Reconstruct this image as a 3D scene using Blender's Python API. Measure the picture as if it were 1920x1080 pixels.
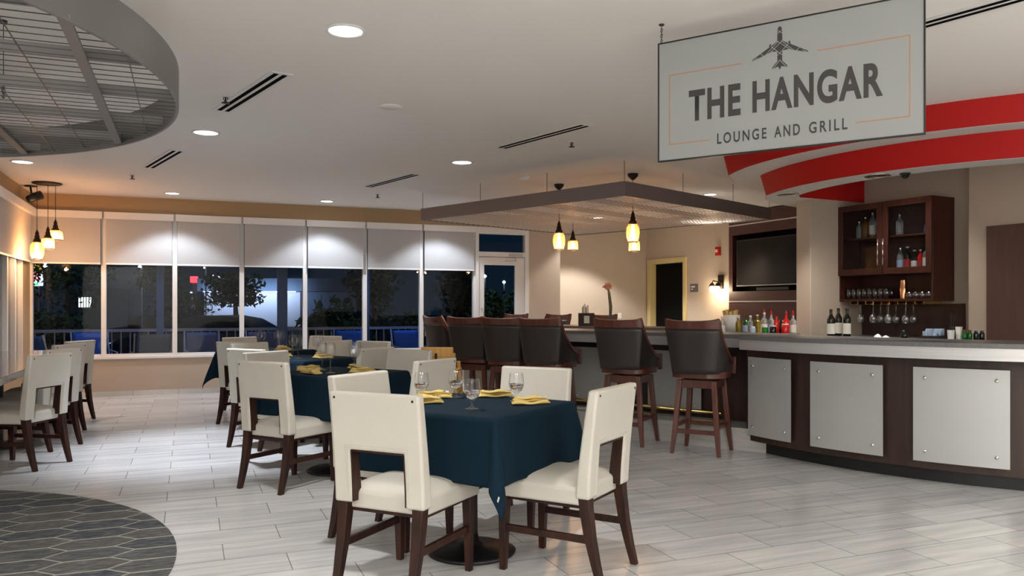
import bpy, bmesh, math, random
from mathutils import Vector, Matrix
from mathutils.geometry import tessellate_polygon
random.seed(7)
PI = math.pi
COL = bpy.context.scene.collection
SC = bpy.context.scene
for o in list(bpy.data.objects): bpy.data.objects.remove(o)

# ------------------------------------------------------------------ camera, world, exposure
EYE = 1.27; FPX = 1500.0; HOR = 575.0; CEIL = 2.83
cam = bpy.data.objects.new('camera', bpy.data.cameras.new('camera')); COL.objects.link(cam)
cam.location = (0, 0, EYE); cam.rotation_euler = (PI/2, 0, 0)
cam.data.sensor_width = 36; cam.data.lens = 36*FPX/1920
cam.data.shift_y = (HOR-540)/1920; cam.data.clip_start = .05; cam.data.clip_end = 400
SC.camera = cam
world = bpy.data.worlds.new('night'); SC.world = world; world.use_nodes = True
world.node_tree.nodes['Background'].inputs[0].default_value = (.006, .020, .042, 1)
world.node_tree.nodes['Background'].inputs[1].default_value = .3
SC.view_settings.view_transform = 'Standard'; SC.view_settings.look = 'None'
SC.view_settings.gamma = 1; SC.view_settings.use_curve_mapping = False
SC.view_settings.exposure = 0.6

def lamp(name, kind, loc, power, color=(1,1,1), rot=(0,0,0), **kw):
    l = bpy.data.lights.new(name, kind); l.energy = power; l.color = color
    for k, v in kw.items(): setattr(l, k, v)
    o = bpy.data.objects.new(name, l); COL.objects.link(o); o.location = loc; o.rotation_euler = rot
    return o
# added fill lights, unseen behind and beside the camera: disks facing up and down
for i, (x, y, pu, pd) in enumerate([(-1.6,-1.6,48,62), (2.4,-1.4,52,66), (5.0,2.0,34,50), (-5.2,.4,34,42), (.3,-3.8,44,50)]):
    lamp('fill_uplight', 'AREA', (x, y, 1.75), pu*1.55, (1,.985,.96), rot=(PI,0,0), shape='DISK', size=.6)
    lamp('fill_downlight', 'AREA', (x, y, CEIL-.03), pd, (1,.985,.96), shape='DISK', size=.9)

# ------------------------------------------------------------------ geometry of the place
wA = Vector((.9272,.3746,0)); dA = Vector((-.3746,.9272,0))      # along window wall / along left wall (away from camera)
C0 = Vector((-6.58,10.92,0))                                      # room corner
ROTA = math.radians(22)
def WA(s, out=0, z=0): p = C0+wA*s+dA*out; return Vector((p.x,p.y,z))
bE = Vector((1.86,7.23,0)); bS = Vector((-.738,.674,0)); bN = Vector((.674,.738,0))   # straight bar edge, along, inward
ROTB = math.atan2(-.674,.738)
def WB(s, n=0, z=0): p = bE+bS*s+bN*n; return Vector((p.x,p.y,z))
CC = Vector((5.1,8.3,0))
def arcpt(px, R):
    u = (px-960)/FPX; a = 1+u*u; b = -2*(u*CC.x+CC.y); c = CC.x**2+CC.y**2-R*R
    D = (-b-math.sqrt(max(b*b-4*a*c,0)))/(2*a); return Vector((u*D, D, 0))
def arcang(px, R):
    p = arcpt(px,R)-CC; a = math.atan2(p.y,p.x); return a if a > 0 else a+2*PI
def at(px, py, z):                                                # point at height z that lies under/over a line of sight
    D = FPX*(EYE-z)/(py-HOR); return Vector(((px-960)/FPX*D, D, z))

# ------------------------------------------------------------------ materials
def mat(name, col, rough=.5, metal=0, spec=None, trans=0, emit=None, estr=0, coat=0, sheen=0, noise=None, bump=0, bscale=60, ior=None, alpha=None):
    m = bpy.data.materials.new(name); m.use_nodes = True; nt = m.node_tree; b = nt.nodes['Principled BSDF']
    b.inputs['Base Color'].default_value = (*col,1); b.inputs['Roughness'].default_value = rough; b.inputs['Metallic'].default_value = metal
    if spec is not None: b.inputs['Specular IOR Level'].default_value = spec
    if trans: b.inputs['Transmission Weight'].default_value = trans
    if ior: b.inputs['IOR'].default_value = ior
    if coat: b.inputs['Coat Weight'].default_value = coat; b.inputs['Coat Roughness'].default_value = .12
    if sheen: b.inputs['Sheen Weight'].default_value = sheen
    if emit: b.inputs['Emission Color'].default_value = (*emit,1); b.inputs['Emission Strength'].default_value = estr
    if noise or bump:
        tc = nt.nodes.new('ShaderNodeTexCoord')
    if noise:                                                      # (scale vector, col2, amount)
        mp = nt.nodes.new('ShaderNodeMapping'); mp.inputs['Scale'].default_value = noise[0]
        nz = nt.nodes.new('ShaderNodeTexNoise'); nz.inputs['Scale'].default_value = 1; nz.inputs['Detail'].default_value = 6
        rp = nt.nodes.new('ShaderNodeValToRGB'); rp.color_ramp.elements[0].position = .35; rp.color_ramp.elements[1].position = .65
        rp.color_ramp.elements[0].color = (*col,1); rp.color_ramp.elements[1].color = (*noise[1],1)
        nt.links.new(tc.outputs['Object'], mp.inputs[0]); nt.links.new(mp.outputs[0], nz.inputs['Vector'])
        nt.links.new(nz.outputs['Fac'], rp.inputs[0]); nt.links.new(rp.outputs[0], b.inputs['Base Color'])
    if bump:
        n2 = nt.nodes.new('ShaderNodeTexNoise'); n2.inputs['Scale'].default_value = bscale; n2.inputs['Detail'].default_value = 3
        bp = nt.nodes.new('ShaderNodeBump'); bp.inputs['Strength'].default_value = bump; bp.inputs['Distance'].default_value = .002
        nt.links.new(tc.outputs['Object'], n2.inputs['Vector']); nt.links.new(n2.outputs['Fac'], bp.inputs['Height']); nt.links.new(bp.outputs[0], b.inputs['Normal'])
    return m
M = {}
M['paint'] = mat('tan wall paint', (.50,.415,.335), .75, noise=((3,3,3),(.48,.40,.32),1), bump=.15, bscale=90)
M['paint2'] = mat('brown beige paint', (.43,.30,.17), .75, bump=.15, bscale=90)
M['ceiling'] = mat('ceiling paint', (.80,.77,.73), .9, bump=.1, bscale=50)
M['whitetrim'] = mat('white window trim', (.80,.78,.765), .4)
M['shade'] = mat('roller shade fabric', (.47,.465,.47), .85, bump=.2, bscale=400)
M['red'] = mat('red lacquer paint', (.46,.011,.009), .6, spec=.2)
M['softwhite'] = mat('soffit white', (.66,.65,.62), .8)
M['leather'] = mat('cream leather', (.585,.56,.495), .36, bump=.12, bscale=220, noise=((4,4,4),(.56,.535,.47),1))
M['wood'] = mat('dark walnut stain', (.016,.006,.004), .45, spec=.3, noise=((30,30,4),(.045,.014,.008),1))
M['mahog'] = mat('mahogany stain', (.075,.020,.013), .3, coat=.35, noise=((24,24,3),(.12,.032,.02),1))
M['mahogpanel'] = mat('mahogany panel', (.085,.022,.02), .4, noise=((3,3,20),(.065,.016,.016),1))
M['blackleather'] = mat('espresso leather', (.028,.021,.019), .36, bump=.2, bscale=160)
M['cloth'] = mat('navy tablecloth', (.003,.016,.030), .85, spec=.15, bump=.35, bscale=500)
M['napkin'] = mat('gold napkin', (.62,.46,.15), .85, bump=.4, bscale=300)
M['blackmetal'] = mat('black cast metal', (.008,.008,.009), .4, metal=.3)
M['bronze'] = mat('bronze', (.03,.017,.012), .4, metal=.6)
M['steel'] = mat('brushed steel', (.66,.66,.67), .33, metal=.55, noise=((2,2,60),(.58,.58,.59),1))
M['panelmetal'] = mat('satin panel metal', (.55,.565,.56), .34, metal=.4, noise=((1,1,6),(.535,.55,.545),1))
M['chrome'] = mat('chrome', (.8,.8,.8), .12, metal=1)
M['brass'] = mat('brass', (.75,.55,.2), .2, metal=1)
M['counter'] = mat('grey quartz counter', (.13,.13,.135), .3, noise=((60,60,60),(.17,.17,.175),1))
M['espresso'] = mat('espresso bar front', (.034,.017,.012), .4, noise=((22,22,2),(.05,.025,.017),1))
M['kick'] = mat('black toe kick', (.006,.007,.009), .4)
M['gridmetal'] = mat('grey painted steel', (.19,.18,.175), .45, metal=.35)
M['wiremetal'] = mat('wire mesh steel', (.07,.065,.06), .4, metal=.5)
M['galv'] = mat('galvanised mesh', (.75,.70,.66), .35, metal=.4)
M['canopymetal'] = mat('canopy band steel', (.20,.165,.16), .5, metal=.3)
M['glass'] = mat('clear glass', (1,1,1), .0, trans=1, ior=1.45)
M['black'] = mat('black plastic', (.01,.01,.01), .35)
M['void'] = mat('dark air slot', (.003,.003,.003), .95, spec=.05)
M['steptile'] = mat('step tile', (.50,.485,.465), .4, noise=((3,3,40),(.42,.405,.39),1))
M['white'] = mat('white plastic', (.75,.74,.72), .4)
M['signgrey'] = mat('sign face grey', (.33,.345,.335), .45)
M['signdark'] = mat('sign lettering', (.045,.04,.04), .5)
M['signorange'] = mat('sign line copper', (.47,.22,.11), .5)
M['cream'] = mat('cream enamel', (.62,.50,.24), .45)
M['darkdoor'] = mat('black brown door', (.003,.003,.003), .8, spec=.1)
M['cabwood'] = mat('dark cabinet mahogany', (.042,.011,.007), .4, spec=.4, noise=((24,24,3),(.065,.017,.011),1))
M['brownpanel'] = mat('brown laminate panel', (.10,.052,.042), .45, noise=((20,20,2),(.115,.062,.05),1))
M['lightwood'] = mat('honey beech wood', (.62,.33,.08), .4, noise=((30,30,4),(.70,.40,.11),1))
M['lampglow'] = mat('downlight lens', (1,1,1), .5, emit=(1,.96,.90), estr=7)
M['filament'] = mat('amber bulb', (1,.6,.25), .5, emit=(1,.70,.40), estr=11)
M['tvscreen'] = mat('screen off', (.008,.009,.010), .16)
M['label'] = mat('cream label paper', (.70,.69,.62), .6)
M['redlabel'] = mat('red label', (.35,.02,.02), .5)
M['bluelabel'] = mat('pale blue label', (.35,.45,.62), .5)
def tinted(name, col, rough=.03): return mat(name, col, rough, trans=.85, ior=1.45)
M['greenglass'] = tinted('green bottle glass', (.02,.35,.06)); M['darkglass'] = mat('dark wine glass', (.006,.008,.006), .08)
M['amber'] = tinted('amber spirit', (.55,.22,.03)); M['redliq'] = mat('red mixer', (.50,.01,.01), .12); M['clearb'] = tinted('clear bottle', (.85,.88,.9))
M['oil'] = tinted('golden liquid', (.55,.42,.06)); M['blueb'] = tinted('blue tinted bottle', (.25,.35,.6))
M['sling'] = mat('blue patio sling', (.02,.10,.38), .7, bump=.3, bscale=300)
M['grysling'] = mat('grey patio sling', (.10,.12,.2), .7)
M['patiorail'] = mat('patio rail grey', (.30,.29,.34), .5, metal=.2)
M['asphalt'] = mat('night asphalt', (.03,.03,.035), .8)
M['leaf'] = mat('tree leaves', (.012,.06,.018), .8); M['leaf2'] = mat('dark leaves', (.006,.018,.008), .9)
M['bark'] = mat('bark', (.05,.035,.025), .9)
M['carpaint'] = mat('dark blue car paint', (.04,.06,.12), .2, metal=.5, coat=.6)
M['carglass'] = mat('car window', (.01,.012,.02), .08)
M['bldgwhite'] = mat('white brick wall', (.6,.62,.68), .8, bump=.6, bscale=6)
M['bldgblue'] = mat('blue grey fascia', (.10,.15,.22), .7)
M['coolstrip'] = mat('cool strip light', (1,1,1), .5, emit=(.62,.75,1), estr=3.0)
M['litwin'] = mat('lit shop window', (1,1,1), .5, emit=(.85,1,.92), estr=1.6)
M['starlamp'] = mat('street lamp head', (1,1,1), .5, emit=(.75,.85,1), estr=9)
M['redneon'] = mat('red lit sign', (1,.1,.1), .5, emit=(1,.04,.06), estr=2.0)
M['yelsign'] = mat('yellow lit sign', (1,.8,.1), .5, emit=(.8,.62,.03), estr=.7)
M['whitesign'] = mat('white lit sign', (1,1,1), .5, emit=(.8,.85,1), estr=.9)
M['greensign'] = mat('green lit sign', (.1,1,.2), .5, emit=(.1,.9,.25), estr=1.0)
M['petal'] = mat('coral petals', (.55,.24,.15), .6); M['stem'] = mat('green stem', (.13,.14,.09), .6)
M['porc'] = mat('white porcelain', (.75,.75,.73), .25)
M['copper'] = mat('copper', (.85,.42,.22), .25, metal=1)
M['greybird'] = mat('grey plaque', (.10,.09,.11), .5)

def pane_mat():
    m = bpy.data.materials.new('window pane glass'); m.use_nodes = True; nt = m.node_tree
    for n in list(nt.nodes): nt.nodes.remove(n)
    out = nt.nodes.new('ShaderNodeOutputMaterial'); mx = nt.nodes.new('ShaderNodeMixShader'); tr = nt.nodes.new('ShaderNodeBsdfTransparent')
    gl = nt.nodes.new('ShaderNodeBsdfGlossy'); gl.inputs['Roughness'].default_value = .02; lwt = nt.nodes.new('ShaderNodeLayerWeight'); pw = nt.nodes.new('ShaderNodeMath'); pw.operation = 'POWER'; pw.inputs[1].default_value = 4; fr = nt.nodes.new('ShaderNodeMath'); fr.operation = 'MULTIPLY_ADD'; fr.inputs[1].default_value = .8; fr.inputs[2].default_value = .012; nt.links.new(lwt.outputs['Facing'], pw.inputs[0]); nt.links.new(pw.outputs[0], fr.inputs[0])
    tr.inputs[0].default_value = (.9,.93,.95,1)
    nt.links.new(fr.outputs[0], mx.inputs[0]); nt.links.new(tr.outputs[0], mx.inputs[1]); nt.links.new(gl.outputs[0], mx.inputs[2]); nt.links.new(mx.outputs[0], out.inputs[0])
    return m
M['pane'] = pane_mat()
def stem_mat(nm, p, k1, k2, ro):
    m = pane_mat(); m.name = nm; n = m.node_tree.nodes
    for k in n:
        if k.type == 'MATH' and k.operation == 'POWER': k.inputs[1].default_value = p
        if k.type == 'MATH' and k.operation == 'MULTIPLY_ADD': k.inputs[1].default_value = k1; k.inputs[2].default_value = k2
        if k.type == 'BSDF_TRANSPARENT': k.inputs[0].default_value = (.96,.97,.98,1)
        if k.type == 'BSDF_GLOSSY': k.inputs['Roughness'].default_value = ro
    return m
M['tumglass'] = stem_mat('bar glassware', 1.6, .6, .16, .2)
M['stemglass'] = stem_mat('clear stemware glass', 2.6, .75, .06, .04)

def lampglass_mat():
    m = bpy.data.materials.new('amber lamp glass'); m.use_nodes = True; nt = m.node_tree
    for n in list(nt.nodes): nt.nodes.remove(n)
    out = nt.nodes.new('ShaderNodeOutputMaterial'); mx = nt.nodes.new('ShaderNodeMixShader'); tr = nt.nodes.new('ShaderNodeBsdfTransparent')
    gl = nt.nodes.new('ShaderNodeBsdfTranslucent'); gl.inputs[0].default_value = (1,.66,.36,1); tr.inputs[0].default_value = (1,.87,.66,1)
    mx.inputs[0].default_value = .25; nt.links.new(tr.outputs[0], mx.inputs[1]); nt.links.new(gl.outputs[0], mx.inputs[2]); nt.links.new(mx.outputs[0], out.inputs[0])
    return m
M['lampglass'] = lampglass_mat()

def floor_mat():
    m = bpy.data.materials.new('grey striated floor tile'); m.use_nodes = True; nt = m.node_tree; b = nt.nodes['Principled BSDF']; N = nt.nodes.new; L = nt.links.new
    tc = N('ShaderNodeTexCoord'); mp = N('ShaderNodeMapping'); mp.vector_type = 'POINT'
    ox, oy = 1.274, 4.498                                           # a tile corner
    c, s = math.cos(-ROTA), math.sin(-ROTA)
    mp.inputs['Rotation'].default_value = (0,0,-ROTA); mp.inputs['Location'].default_value = (-(c*ox-s*oy), -(s*ox+c*oy), 0)
    L(tc.outputs['Object'], mp.inputs[0])
    br = N('ShaderNodeTexBrick'); br.offset = .5; br.inputs['Scale'].default_value = 1
    br.inputs['Brick Width'].default_value = .60; br.inputs['Row Height'].default_value = .285; br.inputs['Mortar Size'].default_value = .0024; br.inputs['Mortar Smooth'].default_value = .1
    br.inputs['Color1'].default_value = (.58,.58,.575,1); br.inputs['Color2'].default_value = (.70,.70,.69,1); br.inputs['Mortar'].default_value = (.22,.215,.21,1)
    L(mp.outputs[0], br.inputs['Vector'])
    m2 = N('ShaderNodeMapping'); m2.inputs['Scale'].default_value = (1.3,16,1); L(mp.outputs[0], m2.inputs[0])
    nz = N('ShaderNodeTexNoise'); nz.inputs['Scale'].default_value = 1; nz.inputs['Detail'].default_value = 5; nz.inputs['Roughness'].default_value = .6; L(m2.outputs[0], nz.inputs['Vector'])
    rp = N('ShaderNodeValToRGB'); rp.color_ramp.elements[0].position = .32; rp.color_ramp.elements[1].position = .68
    rp.color_ramp.elements[0].color = (.76,.76,.77,1); rp.color_ramp.elements[1].color = (1.08,1.08,1.07,1); L(nz.outputs['Fac'], rp.inputs[0])
    mx = N('ShaderNodeMixRGB'); mx.blend_type = 'MULTIPLY'; mx.inputs[0].default_value = 1; L(br.outputs['Color'], mx.inputs[1]); L(rp.outputs[0], mx.inputs[2])
    L(mx.outputs[0], b.inputs['Base Color'])
    b.inputs['Roughness'].default_value = .24; b.inputs['Specular IOR Level'].default_value = .5
    bp = N('ShaderNodeBump'); bp.inputs['Strength'].default_value = .25; bp.inputs['Distance'].default_value = .002; bp.invert = True; L(br.outputs['Fac'], bp.inputs['Height']); L(bp.outputs[0], b.inputs['Normal'])
    return m
M['tile'] = floor_mat()
def rug_mat():
    m = bpy.data.materials.new('hexagon carpet'); m.use_nodes = True; nt = m.node_tree; b = nt.nodes['Principled BSDF']; N = nt.nodes.new; L = nt.links.new
    def vm(op, a, bb=None, c=None):
        n = N('ShaderNodeVectorMath'); n.operation = op
        for i, v in enumerate((a, bb, c)):
            if v is None: continue
            if isinstance(v, tuple): n.inputs[i].default_value = v
            else: L(v, n.inputs[i])
        return n
    def mm(op, a, bb=None):
        n = N('ShaderNodeMath'); n.operation = op
        for i, v in enumerate((a, bb)):
            if v is None: continue
            if isinstance(v, (int,float)): n.inputs[i].default_value = v
            else: L(v, n.inputs[i])
        return n.outputs[0]
    tc = N('ShaderNodeTexCoord'); mp = N('ShaderNodeMapping'); mp.inputs['Rotation'].default_value = (0,0,-ROTA); L(tc.outputs['Object'], mp.inputs[0])
    sc = N('ShaderNodeMapping'); sc.inputs['Scale'].default_value = (1/.37,1/.20,1); L(mp.outputs[0], sc.inputs[0])
    P = sc.outputs[0]
    # pointed-left/right hexagons: cells on a (1.5*?) lattice; s=(1.732,1)
    s = (1.732,1,1); h = (.866,.5,0)
    off = vm('ADD', P, (100.0,100.0,0)).outputs[0]
    a = vm('SUBTRACT', vm('MODULO', off, s).outputs[0], h).outputs[0]
    o2 = vm('ADD', off, h).outputs[0]
    c = vm('SUBTRACT', vm('MODULO', o2, s).outputs[0], h).outputs[0]
    a = vm('MULTIPLY', a, (1,1,0)).outputs[0]; c = vm('MULTIPLY', c, (1,1,0)).outputs[0]
    la = vm('LENGTH', a).outputs['Value']; lc = vm('LENGTH', c).outputs['Value']
    sel = mm('LESS_THAN', la, lc)
    mix = N('ShaderNodeMixRGB'); L(sel, mix.inputs[0]); L(c, mix.inputs[1]); L(a, mix.inputs[2]); gv = mix.outputs[0]
    ab = vm('ABSOLUTE', gv).outputs[0]
    sp = N('ShaderNodeSeparateXYZ'); L(ab, sp.inputs[0])
    dt = vm('DOT_PRODUCT', ab, (.866,.5,0)).outputs['Value']
    edge = mm('MAXIMUM', mm('GREATER_THAN', dt, .482), mm('GREATER_THAN', sp.outputs[1], .463))
    idv = vm('SUBTRACT', off, gv).outputs[0]
    idr = vm('SNAP', idv, (.433,.25,1)).outputs[0]
    wn = N('ShaderNodeTexWhiteNoise'); wn.noise_dimensions = '2D'; L(idr, wn.inputs['Vector'])
    cr = N('ShaderNodeValToRGB'); cr.color_ramp.interpolation = 'CONSTANT'
    e = cr.color_ramp.elements; e[0].color = (.022,.032,.048,1); e[1].position = .45; e[1].color = (.06,.062,.062,1)
    x = e.new(.75); x.color = (.045,.05,.058,1)
    L(wn.outputs['Value'], cr.inputs[0])
    sm = N('ShaderNodeMapping'); sm.inputs['Scale'].default_value = (9,60,1); L(mp.outputs[0], sm.inputs[0])
    nz = N('ShaderNodeTexNoise'); nz.inputs['Scale'].default_value = 1; nz.inputs['Detail'].default_value = 8; nz.inputs['Roughness'].default_value = .75; L(sm.outputs[0], nz.inputs['Vector'])
    r2 = N('ShaderNodeValToRGB'); r2.color_ramp.elements[0].position = .47; r2.color_ramp.elements[1].position = .60; L(nz.outputs['Fac'], r2.inputs[0])
    m1 = N('ShaderNodeMixRGB'); L(mm('MULTIPLY', r2.outputs[0], .75), m1.inputs[0]); L(cr.outputs[0], m1.inputs[1]); m1.inputs[2].default_value = (.19,.18,.16,1)
    m2 = N('ShaderNodeMixRGB'); L(mm('MULTIPLY', edge, .8), m2.inputs[0]); L(m1.outputs[0], m2.inputs[1]); m2.inputs[2].default_value = (.42,.40,.35,1)
    L(m2.outputs[0], b.inputs['Base Color']); b.inputs['Roughness'].default_value = .95
    return m
M['rug'] = rug_mat()
def marble():
    return mat('dark gloss marbled top', (.05,.035,.035), .12, coat=.5, noise=((5,5,5),(.28,.23,.22),1))
M['marble'] = marble()

# ------------------------------------------------------------------ mesh builder
class MB:
    def __init__(s): s.v = []; s.f = []
    def add(s, vs, fs, mtx=None):
        n = len(s.v); s.v += [tuple(mtx @ Vector(p)) if mtx else tuple(p) for p in vs]; s.f += [tuple(n+i for i in f) for f in fs]; return s
    def box(s, c, d, mtx=None, rz=0):
        x,y,z = d[0]/2, d[1]/2, d[2]/2
        vs = [(-x,-y,-z),(x,-y,-z),(x,y,-z),(-x,y,-z),(-x,-y,z),(x,-y,z),(x,y,z),(-x,y,z)]
        T = Matrix.Translation(c) @ Matrix.Rotation(rz,4,'Z')
        if mtx: T = mtx @ T
        return s.add(vs, [(3,2,1,0),(4,5,6,7),(0,1,5,4),(1,2,6,5),(2,3,7,6),(3,0,4,7)], T)
    def b2(s, lo, hi, mtx=None):
        return s.box([(a+b)/2 for a,b in zip(lo,hi)], [b-a for a,b in zip(lo,hi)], mtx)
    def wall(s, p, q, z0, z1, th, side=1):                         # box from p to q in plan, thickness to one side
        p = Vector((p[0],p[1],0)); q = Vector((q[0],q[1],0)); d = (q-p).normalized(); n = Vector((-d.y,d.x,0))*th*side
        pts = [p,q,q+n,p+n]
        if side < 0: pts = pts[::-1]
        return s.prism([(a.x,a.y) for a in pts], z0, z1)
    def prism(s, poly, z0, z1, bot=None, holes=()):
        bot = bot or poly; loops = [[Vector((x,y,0)) for x,y in poly]]+[[Vector((x,y,0)) for x,y in h] for h in holes]
        tris = tessellate_polygon(loops); top = [p for p in poly]+[p for h in holes for p in h]; bo = [p for p in bot]+[p for h in holes for p in h]
        n = len(top); vs = [(x,y,z1) for x,y in top]+[(x,y,z0) for x,y in bo]; fs = []
        for t in tris:
            a,b,c = [top[i] for i in t]; cr = (b[0]-a[0])*(c[1]-a[1])-(b[1]-a[1])*(c[0]-a[0])
            t = tuple(t) if cr > 0 else tuple(t[::-1])
            fs.append(t); fs.append(tuple(i+n for i in t[::-1]))
        k = 0
        for li, lp in enumerate(loops):
            m = len(lp); ar = sum(lp[i].x*lp[(i+1)%m].y-lp[(i+1)%m].x*lp[i].y for i in range(m)); ccw = ar > 0
            if li: ccw = not ccw
            for i in range(m):
                a, b = k+i, k+(i+1)%m
                fs.append((a+n,b+n,b,a) if ccw else (a,b,b+n,a+n))
            k += m
        return s.add(vs, fs)
    def lathe(s, prof, seg=24, c=(0,0,0), mtx=None, cap=True):
        vs = []; fs = []; n = len(prof)
        for j in range(seg):
            a = 2*PI*j/seg
            for r,z in prof: vs.append((c[0]+r*math.cos(a), c[1]+r*math.sin(a), c[2]+z))
        for j in range(seg):
            k = (j+1)%seg
            for i in range(n-1): fs.append((j*n+i, k*n+i, k*n+i+1, j*n+i+1))
        if cap:
            if prof[0][0] > 1e-5: fs.append(tuple(j*n for j in range(seg))[::-1])
            if prof[-1][0] > 1e-5: fs.append(tuple(j*n+n-1 for j in range(seg)))
        return s.add(vs, fs, mtx)
    def cyl(s, c, r, h, seg=20, r2=None, mtx=None): return s.lathe([(r,0),(r if r2 is None else r2,h)], seg, c, mtx)
    def tube(s, pts, r, seg=8):
        pts = [Vector(p) for p in pts]; rs = r if isinstance(r,(list,tuple)) else [r]*len(pts); vs = []; fs = []
        up = Vector((0,0,1))
        for i,p in enumerate(pts):
            t = (pts[min(i+1,len(pts)-1)]-pts[max(i-1,0)]).normalized()
            ref = up if abs(t.z) < .95 else Vector((1,0,0)); x = t.cross(ref).normalized(); y = t.cross(x)
            for j in range(seg):
                a = 2*PI*j/seg; q = p+(x*math.cos(a)+y*math.sin(a))*rs[i]; vs.append(tuple(q))
        for i in range(len(pts)-1):
            for j in range(seg):
                k = (j+1)%seg; fs.append((i*seg+j,(i+1)*seg+j,(i+1)*seg+k,i*seg+k))
        fs.append(tuple(range(seg))); fs.append(tuple(range((len(pts)-1)*seg,len(pts)*seg))[::-1])
        return s.add(vs, fs)
    def bar(s, pts, w, d):                                         # square-section strut through points; w across, d deep (lists ok)
        pts = [Vector(p) for p in pts]; n = len(pts); W = w if isinstance(w,list) else [w]*n; Dp = d if isinstance(d,list) else [d]*n; vs = []; fs = []
        for i,p in enumerate(pts):
            for sx,sy in ((-1,-1),(1,-1),(1,1),(-1,1)): vs.append((p.x+sx*W[i]/2, p.y+sy*Dp[i]/2, p.z))
        for i in range(n-1):
            for j in range(4):
                k = (j+1)%4; fs.append((i*4+j,i*4+k,(i+1)*4+k,(i+1)*4+j) if pts[-1].z > pts[0].z else (i*4+j,(i+1)*4+j,(i+1)*4+k,i*4+k))
        e = (3,2,1,0); t = tuple((n-1)*4+j for j in range(4))
        if pts[-1].z > pts[0].z: fs += [e,t]
        else: fs += [e[::-1],t[::-1]]
        return s.add(vs, fs)
    def grid(s, F, nu, nv, closeu=False):
        vs = [F(i/nu, j/nv) for i in range(nu+(0 if closeu else 1)) for j in range(nv+1)]; fs = []
        for i in range(nu):
            a = i*(nv+1); b = ((i+1)%(nu) if closeu else i+1)*(nv+1)
            for j in range(nv): fs.append((a+j,b+j,b+j+1,a+j+1))
        return s.add(vs, fs)
    def build(s, name, m, parent=None, smooth=False, bevel=0, seg=2, sub=0, solid=0):
        me = bpy.data.meshes.new(name); me.from_pydata(s.v, [], s.f)
        if smooth:
            for p in me.polygons: p.use_smooth = True
        me.materials.append(M[m] if isinstance(m,str) else m); me.update()
        o = bpy.data.objects.new(name, me); COL.objects.link(o)
        if parent: o.parent = parent
        if solid:
            d = o.modifiers.new('solid','SOLIDIFY'); d.thickness = solid; d.offset = 0
        if bevel:
            d = o.modifiers.new('bevel','BEVEL'); d.width = bevel; d.segments = seg; d.limit_method = 'ANGLE'; d.angle_limit = math.radians(40)
        if sub:
            d = o.modifiers.new('sub','SUBSURF'); d.levels = sub; d.render_levels = sub
        if smooth == 'auto' or bevel:
            for p in me.polygons: p.use_smooth = True
            try: me.set_sharp_from_angle(angle=math.radians(38))
            except Exception: pass
        return o
def thing(name, label, cat, loc=(0,0,0), rz=0, group=None):
    o = bpy.data.objects.new(name, None); COL.objects.link(o); o.location = loc; o.rotation_euler = (0,0,rz); o.empty_display_size = .1
    return tag(o, label, cat, group)
def tag(o, label, cat, group=None, kind=None):
    o['label'] = label; o['category'] = cat
    if group: o['group'] = group
    if kind: o['kind'] = kind
    return o
def struct(o): o['kind'] = 'structure'; return o
def copytree(o, loc=None, rz=None, label=None, group=None, parent=None):
    c = o.copy(); COL.objects.link(c)
    if parent: c.parent = parent
    for ch in list(o.children): copytree(ch, parent=c)
    if loc is not None: c.location = loc
    if rz is not None: c.rotation_euler = (0,0,rz)
    if label: c['label'] = label
    if group: c['group'] = group
    return c
used = set()
def place(proto, loc, rz, label, group=None):
    if proto.name not in used:
        used.add(proto.name); proto.location = loc; proto.rotation_euler = (0,0,rz); proto['label'] = label
        if group: proto['group'] = group
        return proto
    return copytree(proto, loc, rz, label, group)
def face(fx, fy): return math.atan2(-fx, fy)                       # rotation that turns local +Y to (fx,fy)

# ------------------------------------------------------------------ room shell
struct(MB().b2((-12,-6,-.08),(9,17.5,0)).build('floor','tile'))
o = bpy.data.objects['floor']
# trim the floor to the inside of the window wall by cutting the slab outline
bpy.data.objects.remove(o)
wend = WA(8.0); 
fl = [(-2.2,-6),(8,-6),(8,17),(2.2,17),(wend.x-.6,wend.y+1.0),(WA(8,.1).x,WA(8,.1).y),(WA(-.1,.1).x,WA(-.1,.1).y)]
lw = C0-dA*17.4; fl[0] = (-8.2,-5.3); fl[1] = (8,-5.3)
lq = C0-dA*5.8; lr = lq-wA*3.8; fl += [(lq.x-.05,lq.y+.02),(lr.x,lr.y),(-8.2,lr.y-.2)]
struct(MB().prism(fl,-.08,0).build('floor','tile'))
struct(MB().prism(fl,CEIL,CEIL+.1).build('ceiling','ceiling'))
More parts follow.
